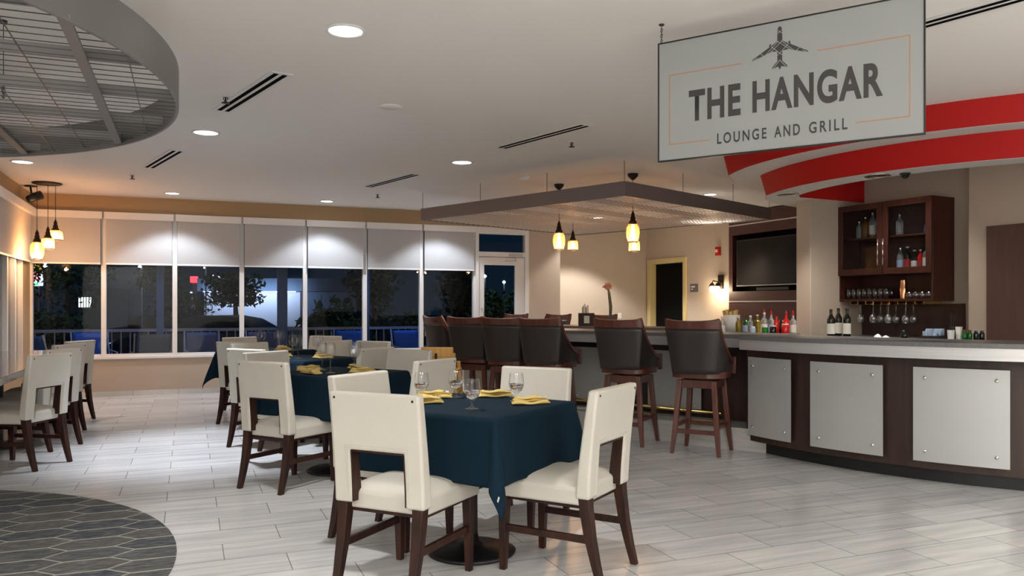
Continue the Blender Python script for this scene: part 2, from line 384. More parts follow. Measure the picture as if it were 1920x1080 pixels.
# window wall
w = MB(); w.wall(WA(-.1),WA(6.435),0,.53,.16); w.wall(WA(7.40),WA(8.0),0,2.605,.16)
struct(w.build('wall_back','paint'))
struct(MB().wall(WA(-.1),WA(8.0),2.605,CEIL,.16).build('trim_10','paint2'))
struct(MB().wall(WA(.0,-.012),WA(6.43,-.012),.0,.075,.012).build('baseboard_back','tile'))
struct(MB().wall(WA(0,-.03),WA(6.435,-.03),.53,.565,.15).build('trim_1','whitetrim',bevel=.004))
MUL = [.0]+[.90+.9225*k for k in range(7)]
winbits = [('shade','grey roller shade')]
valgroup = 'white shade valances over the window wall'
for k in range(7):
    a, b = MUL[k], MUL[k+1]
    w = bpy.data.objects.new('window_%d'%(k+1), None); COL.objects.link(w); struct(w); c = WA((a+b)/2,.03,.565); w.location = c; w.rotation_euler = (0,0,ROTA)
    hw = (b-a)/2; H = 2.605-.565
    f = MB(); f.b2((-hw,-.035,0),(-hw+.032,.05,H)).b2((hw-.032,-.035,0),(hw,.05,H)).b2((-hw+.032,-.02,0),(hw-.032,.04,.035)).b2((-hw+.032,-.02,H-.035),(hw-.032,.04,H))
    f.build('window_frame','whitetrim',w)
    MB().b2((-hw+.032,.0,.035),(hw-.032,.006,H-.035)).build('window_pane','pane',w)
def shade_unit(mtx_loc, rz, hw, zbot, label, grp):
    t = thing('roller_shade', label, 'window shade', mtx_loc, rz, grp)
    MB().b2((-hw+.012,-.10,2.50),(hw-.012,-.012,2.598)).build('valance','whitetrim',t,bevel=.004)
    MB().b2((-hw+.035,-.052,zbot),(hw-.035,-.049,2.50)).build('shade_fabric','shade',t)
    MB().b2((-hw+.035,-.058,zbot-.025),(hw-.035,-.043,zbot)).build('hem_bar','whitetrim',t,bevel=.003)
    return t
names = ['leftmost on the window wall, behind the hanging lamp cluster','second from the left corner','third from the left corner','fourth from the left, above the far dining tables','fifth from the left corner','sixth, second from the glass door','last one beside the glass door']
for k in range(7):
    a, b = MUL[k], MUL[k+1]; c = WA((a+b)/2,0,0)
    shade_unit(c, ROTA, (b-a)/2, 1.885, 'grey roller shade, '+names[k], 'roller shades along the window wall')
# glass door and transom
d = bpy.data.objects.new('door_1', None); COL.objects.link(d); struct(d); d.location = WA((6.435+7.40)/2,.03,0); d.rotation_euler = (0,0,ROTA)
hw = (7.40-6.435)/2
f = MB(); f.b2((-hw,-.05,0),(-hw+.06,.06,2.605)).b2((hw-.07,-.05,0),(hw,.06,2.605)).b2((-hw+.06,-.05,2.11),(hw-.07,.06,2.19)).b2((-hw+.06,-.05,2.49),(hw-.07,.06,2.605))
f.build('door_frame','whitetrim',d)
MB().b2((-hw+.06,.0,2.19),(hw-.07,.006,2.49)).build('transom_pane','pane',d)
L0, L1 = -hw+.065, hw-.075
f = MB(); f.b2((L0,-.03,.02),(L0+.095,.02,2.10)).b2((L1-.17,-.03,.02),(L1,.02,2.10)).b2((L0+.095,-.03,.02),(L1-.17,.02,.25)).b2((L0+.095,-.03,1.97),(L1-.17,.02,2.10))
f.build('door_leaf','whitetrim',d)
MB().b2((L0+.095,-.008,.25),(L1-.17,-.002,1.97)).build('door_pane','pane',d)
MB().b2((.12,-.09,2.12),(.36,-.05,2.165)).b2((.05,-.07,2.035),(.24,-.045,2.05)).b2((.23,-.08,2.04),(.25,-.05,2.13)).build('door_closer','steel',d)
MB().tube([(L0+.05,-.06,.95),(L0+.05,-.06,1.25)],.012).b2((L0+.04,-.06,.96),(L0+.06,-.03,.98)).b2((L0+.04,-.06,1.22),(L0+.06,-.03,1.24)).build('door_handle','steel',d)
# left wall, windows beyond the table
def WL(s, inn=0, z=0): p = C0-dA*s+wA*inn; return Vector((p.x,p.y,z))
w = MB(); w.wall(WL(5.8),WL(0),0,.53,.16); w.wall(WL(5.8),WL(0),2.605,CEIL,.16); w.wall(WL(.62),WL(-.0),.53,2.605,.16)
w.wall(WL(3.65),WL(3.45),.53,2.605,.16); w.wall(WL(5.8),WL(5.6),.53,2.605,.16)
struct(w.build('wall_left','paint2'))
w = MB(); w.wall(WL(5.8)-wA*3.6,WL(5.8)-wA*.17,0,CEIL,.16); w.wall((-7.8,-5.3),((WL(5.8)-wA*3.6).x-.05,(WL(5.8)-wA*3.6).y),0,CEIL,.16); struct(w.build('wall_lobby','ceiling'))
LM = [.62,1.09,1.56,2.03,2.50,2.98,3.45, 3.65,4.30,4.95,5.60]
n = 8
for i in range(len(LM)-1):
    a, b = LM[i], LM[i+1]
    if b-a < .3: continue
    w = bpy.data.objects.new('window_%d'%n, None); COL.objects.link(w); struct(w); n += 1
    w.location = WL((a+b)/2,-.03,.565); w.rotation_euler = (0,0,ROTA+PI/2); hw = (b-a)/2; H = 2.04
    MB().b2((-hw,-.05,0),(-hw+.03,.05,H)).b2((hw-.03,-.05,0),(hw,.05,H)).b2((-hw+.03,-.03,0),(hw-.03,.03,.035)).b2((-hw+.03,-.03,H-.035),(hw-.03,.03,H)).build('window_frame','whitetrim',w)
    MB().b2((-hw+.03,0,.035),(hw-.03,.006,H-.035)).build('window_pane','pane',w)
struct(MB().wall(WL(5.8,.03),WL(.0,.03),.53,.565,.12,side=1).build('trim_2','whitetrim',bevel=.004))
shade_unit(WL(1.79), ROTA+PI/2, 1.66, 1.885, 'warm lit roller shade on the left wall above the long dark table, nearest the corner', None)
shade_unit(WL(4.62), ROTA+PI/2, .97, 1.885, 'roller shade on the left wall farther from the corner', None)
# corner of rear room
struct(MB().wall((.55,14.73),(2.65,15.7),0,CEIL,.15).wall(WA(7.98,.16),WA(7.98,1.3),0,CEIL,.12,side=1).build('wall_rear','paint'))
DWd = Vector((.42,-.907,0)).normalized(); DW0 = Vector((2.65,15.7,0)); RDW = math.atan2(DWd.y,DWd.x)
def DW(s, out=0, z=0):                                            # out>0 is into the room
    n = Vector((DWd.y,-DWd.x,0)); p = DW0+DWd*s+n*out; return Vector((p.x,p.y,z))
w = MB()
def dwbox(mb, s0, s1, z0, z1, th0, th1):
    a, b = DW(s0,th0), DW(s1,th0); c, e = DW(s1,th1), DW(s0,th1); mb.prism([(q.x,q.y) for q in (a,b,c,e)][::1], z0, z1)
dwbox(w,-.2,.13,0,CEIL,0,-.16); dwbox(w,.13,1.20,2.12,CEIL,0,-.16); dwbox(w,1.20,5.6,0,CEIL,0,-.16)
struct(w.build('wall_service','paint'))
d = bpy.data.objects.new('door_2', None); COL.objects.link(d); struct(d); d.location = DW(.665); d.rotation_euler = (0,0,RDW)
# local: x along wall, +y = away from room
MB().b2((-.62,-.03,0),(-.51,.15,2.18)).b2((.51,-.03,0),(.60,.15,2.18)).b2((-.51,-.03,2.09),(.51,.15,2.18)).build('door_frame','cream',d,bevel=.004)
MB().b2((-.505,.10,.005),(.505,.145,2.085)).build('door_leaf','darkdoor',d)
# bar wall group
gN = Vector((.885,.466,0)); gD = Vector((-.466,.885,0))
K0 = Vector((3.19,8.547,0)); K1 = K0+gN*.803
w = MB(); w.wall(K0,K1+gN*.2,0,CEIL,.196,side=1); struct(w.build('wall_bar_end','paint',bevel=.006))
CW1 = Vector((4.47,7.84,0))
struct(MB().wall(K1,K1-gD*1.3,0,CEIL,.2,side=1).build('wall_bar_back','paint'))
RW0 = Vector((4.36,7.65,0)); rw = (-gD)
struct(MB().wall(RW0,RW0+rw*4.6,0,CEIL,.3,side=1).build('wall_right','paint',bevel=.012))
d = MB(); p = RW0+rw*.19-gN*.02; d.wall(p,p+rw*1.1,0,2.02,.02); struct(d.build('door_3','brownpanel'))
struct(MB().wall((8,-5.3),(8,17),0,CEIL,.15,side=-1).wall((-8.2,-5.3),(8,-5.3),0,CEIL,.15,side=-1).build('wall_front','ceiling'))

# ------------------------------------------------------------------ banded soffit over the curved bar
def arcpts(R, a0, a1, n):
    out = []
    for i in range(n+1):
        a = math.radians(a0+(a1-a0)*i/n); r = R+(.10 if R > 2.6 else .04 if R > 2.3 else 0)*max(-math.cos(a),0)**4
        out.append((CC.x+r*math.cos(a), CC.y+r*math.sin(a)))
    return out
hole = arcpts(2.14,181,268,40)+[(5.6,6.9),(5.0,8.0),(4.3,9.05),(4.0,9.05)]+[tuple(K1-gD*.03+gN*.03)[:2], tuple(K0-gD*.03-gN*.03)[:2], (3.04,8.44)]
def soff(R, R2, tail):
    o_ = arcpts(R,180,292,64); b_ = arcpts(R2,180,292,64); ext = [(7.6,6.4),(7.6,10.2)]+tail
    return o_+ext, b_+ext
t1, b1 = soff(2.80,2.75,[(3.6,9.9),(3.1,9.55),(2.72,9.2),(2.45,8.8)])
t2, b2_ = soff(2.48,2.42,[(3.7,9.6),(3.40,9.35),(3.12,9.12),(2.90,8.88),(2.74,8.62)])
struct(MB().prism(t1,2.63,CEIL,bot=b1,holes=[hole]).build('trim_2_soffit','softwhite'))
bpy.data.objects['trim_2_soffit'].name = 'trim_3'
struct(MB().prism(t2,2.42,2.63,bot=b2_,holes=[hole]).build('trim_4','softwhite'))
def band(R, R2, z0, z1, tail=()):                                  # red painted face of a tier
    top = arcpts(R+.004,180,292,72); bo = arcpts(R2+.004,180,292,72)
    top = list(tail)[0]+top if tail else top; bo = list(tail)[1]+bo if tail else bo
    n = len(top); m = MB(); m.add([(x,y,z1) for x,y in top]+[(x,y,z0) for x,y in bo],[(i,i+n,i+n+1,i+1) for i in range(n-1)]); return m
struct(band(2.80,2.75,2.632,CEIL-.001,([(2.72,9.2),(2.445,8.8)],[(2.72,9.2),(2.445,8.8)])).build('trim_5','red',smooth='auto'))
struct(band(2.48,2.42,2.422,2.629,([(2.90,8.88),(2.735,8.62)],[(2.90,8.88),(2.735,8.62)])).build('trim_6','red',smooth='auto'))
m = MB(); hp = hole[-3:]+hole[:40]
m.add([(x,y,CEIL-.002) for x,y in hp]+[(x,y,2.423) for x,y in hp],[(i,i+len(hp),i+len(hp)+1,i+1) for i in range(len(hp)-1)])
struct(m.build('trim_11','red',solid=.008))

# ------------------------------------------------------------------ rug
t = MB(); t.prism([(-3.8+2.23*math.cos(a*PI/48),3.3+2.23*math.sin(a*PI/48)) for a in range(96)],.0005,.006)
tag(t.build('round_rug','rug'),'round carpet of blue grey and tan hexagons set in the tile floor at lower left','rug')

# ------------------------------------------------------------------ ceiling fittings
def downlight(loc, r, power, label, cone=120, blend=.6, color=(1,.955,.90), grp='round recessed ceiling downlights', lit=True):
    t = thing('recessed_downlight', label, 'ceiling light', loc, 0, grp)
    MB().lathe([(r*.86,0),(r*1.06,0),(r*1.06,-.006),(r*.92,-.010),(r*.86,-.004)],32,cap=False).build('trim_ring','white' if lit else 'chrome',t,smooth=True)
    MB().lathe([(0,-.003),(r*.9,-.003),(r*.9,-.001),(0,-.001)],32,cap=False).build('lens','lampglow' if lit else 'brass',t)
    if power:
        l = lamp('downlight_lamp','SPOT',(0,0,-.03),power,color,spot_size=math.radians(cone),spot_blend=blend,shadow_soft_size=r*.8); l.parent = t
    return t
DL = [((648,57),.108,62,'largest round downlight, near the middle of the white ceiling'),((386,248),.115,190,'round downlight between the curved ring and the small slot diffuser'),
      ((866,304),.115,32,'round downlight left of the grid canopy over the bar'),((42,303),.11,26,'round downlight just under the hanging ring, far left')]
for (px,py),r,pw,lb in DL:
    D = FPX*(CEIL-EYE)/(HOR-py); downlight(((px-960)/FPX*D,D,CEIL),r,pw*1.7,lb,cone=84 if px != 386 else 66,blend=.75,color=(.84,.89,1) if px == 386 else (1,.98,.95))
for px,py,lb in ((323,362,'small wall washing downlight in front of the third shade'),(613,377,'small wall washing downlight in front of the fifth shade')):
    D = FPX*(CEIL-EYE)/(HOR-py); downlight(((px-960)/FPX*D,D,CEIL),.10,70,lb,cone=112,blend=.35,color=(.82,.90,1),grp='wall washers along the shades')
p = WA(5.75,-.65); downlight((p.x,p.y,CEIL),.10,70,'wall washing downlight hidden above the canopy edge in front of the last shades',cone=112,blend=.35,color=(.82,.90,1),grp='wall washers along the shades')
p = WA(7.6,.3); 
downlight((1.5,14.0,CEIL),.10,170,'downlight above the grid canopy that washes the rear wall',cone=110,blend=.3,grp='bar ceiling downlights')
for px,py,lb in ((1480,391,'far downlight on the soffit beside the wall end'),):
    pass
for px,R,lb,pw in ((1645,2.29,'right round downlight in the white underside of the red soffit',46),(1477,2.29,'left round downlight in the white underside of the red soffit',40)):
    q = arcpt(px,R); downlight((q.x,q.y,2.42),.105,pw,lb,cone=95,grp='soffit downlights',lit=False,color=(1,.93,.84))
downlight((3.55,7.75,CEIL),.08,36,'downlight recessed above the bar cabinet inside the red soffit',cone=100,grp='soffit downlights',color=(1,.9,.78))
downlight((2.75,11.1,CEIL),.09,40,'downlight over the rear end of the bar near the screen wall',cone=120,grp='bar ceiling downlights',color=(1,.93,.85))
def slot(c, L, label):
    t = thing('slot_diffuser', label, 'air diffuser', (c[0],c[1],CEIL), math.atan2(-.8,.6), 'linear slot air diffusers')
    MB().b2((-L/2,-.075,-.006),(L/2,.075,0)).build('diffuser_frame','white',t,bevel=.002)
    for y in (-.030,.030): MB().b2((-L/2+.03,y-.016,-.008),(L/2-.03,y+.016,-.0055)).build('slot','void',t)
slot((-1.92,5.85),1.3,'double slot diffuser in the ceiling left of the large downlight')
slot((-3.70,8.47),1.25,'small looking slot diffuser right of the curved ring, farthest left one')
slot((.264,7.35),1.27,'slot diffuser in mid ceiling between the sign and the large downlight')
slot((-1.50,9.9),1.27,'farthest slot diffuser, before the window wall and left of the canopy')
slot((2.40,4.25),1.9,'long slot diffuser at top right behind the hanging sign')
def sprink(px, py, label):
    D = FPX*(CEIL-EYE)/(HOR-py); t = thing('sprinkler_head', label, 'sprinkler', ((px-960)/FPX*D,D,CEIL), 0, 'ceiling sprinkler heads')
    MB().lathe([(0,-.004),(.032,-.004),(.034,0),(0,0)],20).build('escutcheon','white',t,smooth=True)
    MB().cyl((0,0,-.045),.006,.042,10).tube([(-.012,0,-.004),(-.016,0,-.02),(0,0,-.042)],.003,6).tube([(.012,0,-.004),(.016,0,-.02),(0,0,-.042)],.003,6).lathe([(0,-.05),(.030,-.05),(.026,-.044),(0,-.046)],14).build('deflector','bronze',t,smooth=True)
sprink(423,181,'sprinkler head beside the double slot diffuser'); sprink(248,328,'sprinkler head right of the lamp cluster, nearest the left wall')
sprink(708,364,'sprinkler head nearest the window wall'); sprink(1072,266,'sprinkler head right of the mid ceiling slot diffuser')
t = MB().lathe([(0,-.006),(.085,-.006),(.09,0),(0,0)],32); D = 2340/375; o = t.build('ceiling_speaker','ceiling',None,smooth=True); o.location = ((733-960)/FPX*D,D,CEIL); tag(o,'faint round flush speaker grille in the middle of the ceiling','speaker')
o = MB().lathe([(0,-.045),(.035,-.04),(.055,-.025),(.062,0),(0,0)],24).build('smoke_detector','white',None,smooth=True); o.location = (.15,9.6,CEIL); tag(o,'small white smoke detector above the left half of the grid canopy','smoke detector')

# hanging ring with grid (top left)
RC = Vector((-3.8,3.3,0)); RR = 2.24; RZ = 2.30
ring = thing('hanging_ring', 'large round grey metal ring with wire grid hung under the ceiling at top left', 'ceiling feature', (RC.x,RC.y,RZ), ROTA)
MB().lathe([(RR-.014,0),(RR,0),(RR,.19),(RR-.014,.19),(RR-.014,0)],128,cap=False).build('ring_band','gridmetal',ring,smooth='auto')
uc, vc = RC.dot(wA), RC.dot(dA)
def chord(x): return math.sqrt(max((RR-.016)**2-x*x,0))
for v in (2.04,2.64,3.24,3.86,4.46,5.06,5.66,6.25):
    y = v-vc; c = chord(y)
    if c > .2: MB().b2((-c,y-.003,.032),(c,y+.003,.074)).b2((-c,y-.003,.028),(c,y+.012,.032)).b2((-c,y-.003,.074),(c,y+.012,.078)).build('grid_beam','gridmetal',ring)
for u in (-.42,-1.04,-1.66,-2.28,-2.9,-3.5):
    x = u-uc; c = chord(x)
    if c > .2: MB().b2((x-.022,-c,.012),(x+.022,c,.024)).b2((x-.002,-c,.024),(x+.002,c,.06)).build('cross_strap','gridmetal',ring)
m = MB(); k = -2.2
while k < 2.2:
    c = chord(k)
    if c > .05: m.box((0,k,.024),(2*c,.0034,.0034))
    k += .085
k = -2.15
while k < 2.2:
    c = chord(k)
    if c > .05: m.box((k,0,.020),(.004,2*c,.004))
    k += .20
m.build('wire_mesh','wiremetal',ring)
for (x,y) in ((.9,-.62),(1.4,-.02),(1.35,.6),(.7,1.18),(1.5,-1.24),(.1,.6),(-.6,-.02)):
    m = MB(); m.tube([(x,y,.104),(x,y,CEIL-RZ)],.0022,6)
    for i in range(3): m.tube([(x+.008*math.cos(a),y,.12+.028*i+.014*math.sin(a)) for a in [j*PI/4 for j in range(9)]],.002,5)
    m.lathe([(0,CEIL-RZ-.01),(.02,CEIL-RZ-.01),(.02,CEIL-RZ),(0,CEIL-RZ)],14,c=(x,y,0)).build('hanger_chain','blackmetal',ring)

# canopy over the bar
cz = 2.45; cn = Vector((1.20,8.51,0)); cl = Vector((-1.31,10.86,0)); crr = Vector((3.52,10.86,0))
ex = (crr-cn).normalized(); ey = (cl-cn).normalized(); SX = (crr-cn).length; SY = (cl-cn).length
can = thing('grid_canopy', 'square brown grey metal canopy with wire mesh hung over the bar', 'ceiling feature', (cn.x,cn.y,cz), math.atan2(ex.y,ex.x))
SYc = SY*math.sqrt(1-(ex.dot(ey))**2)
for lo, hi in (((0,0,0),(SX,.03,.158)),((0,SYc-.03,0),(SX,SYc,.158)),((0,.03,0),(.03,SYc-.03,.158)),((SX-.03,.03,0),(SX,SYc-.03,.158))):
    MB().b2(lo,hi).build('canopy_band','canopymetal',can,bevel=.003)
for i in range(1,5):
    y = SYc*i/5; MB().b2((.03,y-.015,.02),(SX-.03,y+.015,.075)).build('grid_beam','canopymetal',can)
    x = SX*i/5; MB().b2((x-.015,.03,.016),(x+.015,SYc-.03,.022)).build('cross_strap','canopymetal',can)
m = MB(); k = .07
while k < SYc-.04: m.box((SX/2,k,.012),(SX-.06,.0045,.0045)); k += .05
k = .08
while k < SX-.04: m.box((k,SYc/2,.008),(.0045,SYc-.06,.0045)); k += .10
m.build('wire_mesh','galv',can)
for x,y in ((.02,.02),(SX*.35,.02),(SX*.7,.02),(SX-.02,.02),(.02,SYc*.33),(.02,SYc*.66),(.02,SYc-.02),(SX-.02,SYc*.5),(SX*.5,SYc-.02)):
    MB().tube([(x,y,.13),(x,y,CEIL-cz)],.003,6).build('hanger_rod','blackmetal',can)

# pendants
def pendant(loc_ceiling, zbot, style, label, grp, power=4, cup=True):
    x, y = loc_ceiling; t = thing('pendant_lamp', label, 'pendant lamp', (x,y,zbot), 0, grp); H = CEIL-zbot
    if style == 'tall': g = [(.052,0),(.072,.05),(.080,.11),(.074,.17),(.045,.225),(.032,.24)]; gh = .235
    elif style == 'jar': g = [(.072,0),(.074,.06),(.070,.12),(.040,.155),(.03,.16)]; gh = .155
    elif style == 'bell': g = [(.088,0),(.085,.05),(.078,.10),(.045,.135),(.03,.14)]; gh = .135
    else: g = [(.078,0),(.086,.06),(.082,.11),(.05,.16),(.032,.17)]; gh = .165
    MB().lathe(g+[(r-.003,z-.002) for r,z in g[::-1]],28,cap=False).build('glass_shade','lampglass',t,smooth=True)
    MB().lathe([(g[0][0]+.004,-.004),(g[0][0]+.006,.004),(g[0][0]-.002,.006),(g[0][0]-.004,-.003),(g[0][0]+.004,-.004)],28,cap=False).build('shade_rim','bronze',t,smooth=True)
    MB().lathe([(.05,gh-.03),(.046,gh),(.030,gh+.025),(.030,gh+.055),(.022,gh+.06),(.022,gh+.09),(.012,gh+.11),(.006,gh+.13)],20).build('socket_cap','bronze',t,smooth=True)
    MB().lathe([(.0,.02),(.018,.026),(.032,.05),(.030,.075),(.016,gh-.04),(.012,gh-.02)],18).build('bulb','filament',t,smooth=True)
    MB().tube([(0,0,gh+.12),(0,0,H-.005)],.0035,6).build('cord','bronze',t)
    if cup: MB().lathe([(.01,H-.075),(.03,H-.06),(.058,H-.03),(.064,H),(0,H)],24).build('ceiling_cup','blackmetal',t,smooth=True)
    l = lamp('pendant_light','POINT',(0,0,-.01),power,(1,.60,.32),shadow_soft_size=.03); l.parent = t
    return t
pendant((.60,10.2),2.0,'tall','tall amber glass pendant hanging through the canopy, left lamp over the bar','amber glass pendants over the bar')
pendant((.868,11.4),2.075,'jar','smaller jar shaped amber pendant right beside the left tall one','amber glass pendants over the bar')
pendant((1.42,9.4),2.03,'tall','tall amber glass pendant in front over the bar, nearest the canopy corner','amber glass pendants over the bar',power=4)
pendant((1.62,10.6),2.005,'jar','amber pendant seen directly below and behind the front bar pendant','amber glass pendants over the bar')
PX = [(-5.86,9.87,1.855,'tall','lowest amber pendant of the corner cluster, hanging at its left'),(-5.87,10.12,2.00,'jar','middle amber pendant of the corner cluster'),(-5.86,10.27,2.125,'bell','highest amber pendant of the corner cluster, hanging at its right')]
for x,y,z,st,lb in PX: pendant((x,y),z,st,lb,'corner pendant cluster',power=9,cup=False)
o = MB().lathe([(.0,-.02),(.15,-.02),(.17,-.012),(.17,0),(0,0)],36).build('pendant_plate','bronze',None,smooth=True); o.location = (-5.865,10.09,CEIL); tag(o,'dark round ceiling plate from which the three corner pendants hang','ceiling plate')
t = thing('track_speaker','small black ceiling mounted speaker in the left room corner','speaker',(-6.2,10.3,CEIL),math.radians(40))
MB().lathe([(0,-.015),(.07,-.015),(.07,0),(0,0)],24).build('mount_plate','black',t,smooth=True); MB().tube([(0,0,-.01),(.01,0,-.09),(.03,0,-.12)],.012).build('bracket','black',t,smooth=True)
MB().lathe([(.035,-.09),(.05,-.06),(.058,.09),(.05,.10),(0,.10)],24,mtx=Matrix.Translation((.04,-.01,-.15))@Matrix.Rotation(math.radians(65),4,'Y')).build('speaker_body','black',t,smooth=True)
q = arcpt(1697,2.22); o = MB().lathe([(0,-.05),(.018,-.046),(.032,-.03),(.036,-.012),(.045,-.010),(.045,0),(0,0)],24).build('dome_camera','black',None,smooth=True); o.location = (q.x,q.y,2.42); tag(o,'black dome security camera under the red soffit','camera')

# ------------------------------------------------------------------ hanging sign
SL = Vector((.817,4.43,0)); SR = Vector((1.91,3.71,0)); sx = (SR-SL).normalized(); SW = (SR-SL).length; SH = .643; SZ = 2.076
sg = thing('hanging_sign','large hanging grey sign reading THE HANGAR LOUNGE AND GRILL with an airplane emblem','sign',(SL.x,SL.y,SZ),math.atan2(sx.y,sx.x))
MB().b2((0,-.004,0),(SW,.008,SH)).build('sign_face','signgrey',sg)
e = .007
MB().b2((-e,-.008,-e),(SW+e,.012,0)).b2((-e,-.008,SH),(SW+e,.012,SH+e)).b2((-e,-.008,0),(0,.012,SH)).b2((SW,-.008,0),(SW+e,.012,SH)).build('sign_frame','black',sg)
def U(u): return u*SW
def V(v): return v*SH
lw_ = .0022
for grp_ in (((.046,.13,.046,.72),(.046,.72,.35,.72),(.046,.13,.22,.13)),((.955,.13,.955,.72),(.643,.72,.955,.72),(.777,.13,.955,.13))):
    m = MB()
    for a,b,c,d_ in grp_: m.b2((U(a)-lw_,-.0055,V(b)-lw_),(U(c)+lw_,-.0035,V(d_)+lw_))
    m.build('border_line','signorange',sg)
def textmesh(txt, u0, u1, v0, v1, off, name, spacing=1.0):
    cu = bpy.data.curves.new(name,'FONT'); cu.body = txt; cu.size = 1; cu.offset = off; cu.extrude = .0; cu.space_character = spacing; cu.fill_mode = 'FRONT'
    o = bpy.data.objects.new(name+'_tmp', cu); COL.objects.link(o); bpy.context.view_layer.update()
    dg = bpy.context.evaluated_depsgraph_get(); me = bpy.data.meshes.new_from_object(o.evaluated_get(dg)); bpy.data.objects.remove(o)
    xs = [v.co.x for v in me.vertices]; ys = [v.co.y for v in me.vertices]
    x0,x1,y0,y1 = min(xs),max(xs),min(ys),max(ys)
    for v in me.vertices: v.co = ((v.co.x-x0)/(x1-x0)*(u1-u0)*SW+U(u0), -.0055, (v.co.y-y0)/(y1-y0)*(v1-v0)*SH+V(v0))
    me.materials.clear(); me.materials.append(M['signdark']); ob = bpy.data.objects.new(name, me); COL.objects.link(ob); ob.parent = sg
    return ob
textmesh('THE',.131,.347,.303,.563,.034,'title_word',1.12); textmesh('HANGAR',.394,.868,.303,.563,.034,'title_word',1.12)
for w_,u0_,u1_ in (('LOUNGE',.251,.449),('AND',.479,.576),('GRILL',.609,.747)): textmesh(w_,u0_,u1_,.087,.176,.020,'subtitle_word',1.35)
def poly_xz(pts, y0, y1):
    m = MB(); m.prism([(x,z) for x,z in pts],0,1); vs = [(x,y0+(y1-y0)*(1-zz),z) for x,z,zz in m.v]; mm_ = MB(); mm_.v = vs; mm_.f = [f[::-1] for f in m.f]; return mm_
# airplane: centre u=.5, v .62-.964
def pl(pts): return [(U(.5)+x*.14, V(.62)+y*(.344*SH)) for x,y in pts]
half = [(0,1.0),(.06,.97),(.085,.90),(.09,.66),(.30,.575),(.32,.63),(.375,.61),(.38,.55),(.98,.33),(1.0,.29),(.96,.30),(.30,.44),(.09,.43),(.085,.20),(.26,.08),(.27,.03),(.06,.08),(0,.0)]
pts = half+[(-x,y) for x,y in half[1:-1][::-1]]
poly_xz(pl(pts[::-1]),-.0056,-.0046).build('plane_emblem','signdark',sg)
m = MB()
for (a,b) in (((-.12,.82),(.12,.92)),((.12,.82),(-.12,.92)),((-.55,.36),(-.05,.66)),((-.32,.57),(.12,.31)),((-.10,.67),(.42,.40)),((.12,.67),(-.42,.38)),((.55,.36),(.05,.66)),((.32,.57),(-.12,.31)),((.72,.45),(.52,.34)),((-.72,.45),(-.52,.34)),((.8,.36),(.97,.30)),((-.8,.36),(-.97,.30)),((0,.22),(.24,.04)),((0,.22),(-.24,.04))):
    (x0,z0),(x1,z1) = pl([a,b]); d = Vector((x1-x0,z1-z0)); nn = Vector((-d.y,d.x)).normalized()*.0015
    m.add([(x0+nn.x,-.0062,z0+nn.y),(x1+nn.x,-.0062,z1+nn.y),(x1-nn.x,-.0062,z1-nn.y),(x0-nn.x,-.0062,z0-nn.y)],[(0,3,2,1)])
m.build('emblem_lattice','signgrey',sg)
for u in (.012,SW-.012):
    m = MB(); m.tube([(u,0,SH-.02),(u,0,CEIL-SZ)],.0016,6).lathe([(0,CEIL-SZ-.006),(.014,CEIL-SZ-.006),(.016,CEIL-SZ),(0,CEIL-SZ)],16,c=(u,0,0))
    for i in range(3): m.tube([(u+.006*math.cos(a),0,SH+.018+.03*i+.012*math.sin(a)) for a in [j*PI/4 for j in range(9)]],.0018,5)
    m.build('hanger_chain','blackmetal',sg)

# ------------------------------------------------------------------ dining chair
def gridsolid(xs, zs, mask, yb, yf):
    m = MB(); nx, nz = len(xs), len(zs); idx = {}
    def vid(i,j,k):
        if (i,j,k) not in idx:
            idx[(i,j,k)] = len(m.v); m.v.append((xs[i],(yb if k == 0 else yf)(zs[j]),zs[j]))
        return idx[(i,j,k)]
    on = lambda i,j: 0 <= i < nx-1 and 0 <= j < nz-1 and mask(i,j)
    for i in range(nx-1):
        for j in range(nz-1):
            if not mask(i,j): continue
            m.f.append((vid(i,j,0),vid(i+1,j,0),vid(i+1,j+1,0),vid(i,j+1,0)))
            m.f.append((vid(i,j+1,1),vid(i+1,j+1,1),vid(i+1,j,1),vid(i,j,1)))
            if not on(i-1,j): m.f.append((vid(i,j,1),vid(i,j,0),vid(i,j+1,0),vid(i,j+1,1)))
            if not on(i+1,j): m.f.append((vid(i+1,j,0),vid(i+1,j,1),vid(i+1,j+1,1),vid(i+1,j+1,0)))
            if not on(i,j-1): m.f.append((vid(i,j,1),vid(i+1,j,1),vid(i+1,j,0),vid(i,j,0)))
            if not on(i,j+1): m.f.append((vid(i,j+1,0),vid(i+1,j+1,0),vid(i+1,j+1,1),vid(i,j+1,1)))
    return m
def pillow(w, d, z0, h, crown, yoff=0, taper=0):
    m = MB(); N_ = 12
    def pt(i,j,top):
        u = -1+2*i/N_; v = -1+2*j/N_; ww = w/2*(1-taper*(1-v)/2)
        r = .10; x = u*ww; y = v*d/2+yoff
        if not top: return (x,y,z0)
        e = max(abs(u),abs(v)); z = z0+h+crown*(1-u**4)*(1-v**4)
        if e > .999: z -= .012
        return (x,y,z)
    n = N_+1
    for i in range(n):
        for j in range(n): m.v.append(pt(i,j,True))
    for i in range(n):
        for j in range(n): m.v.append(pt(i,j,False))
    for i in range(N_):
        for j in range(N_):
            a = i*n+j; m.f.append((a,a+n,a+n+1,a+1)); b = a+n*n; m.f.append((b,b+1,b+n+1,b+n))
    for k in range(N_):
        for (a,b) in ((k,k+1),(k+1+N_*n,k+N_*n)): m.f.append((a,b,b+n*n,a+n*n))
        for (a,b) in (((k+1)*n,k*n),(k*n+N_,(k+1)*n+N_)): m.f.append((a,b,b+n*n,a+n*n))
    return m
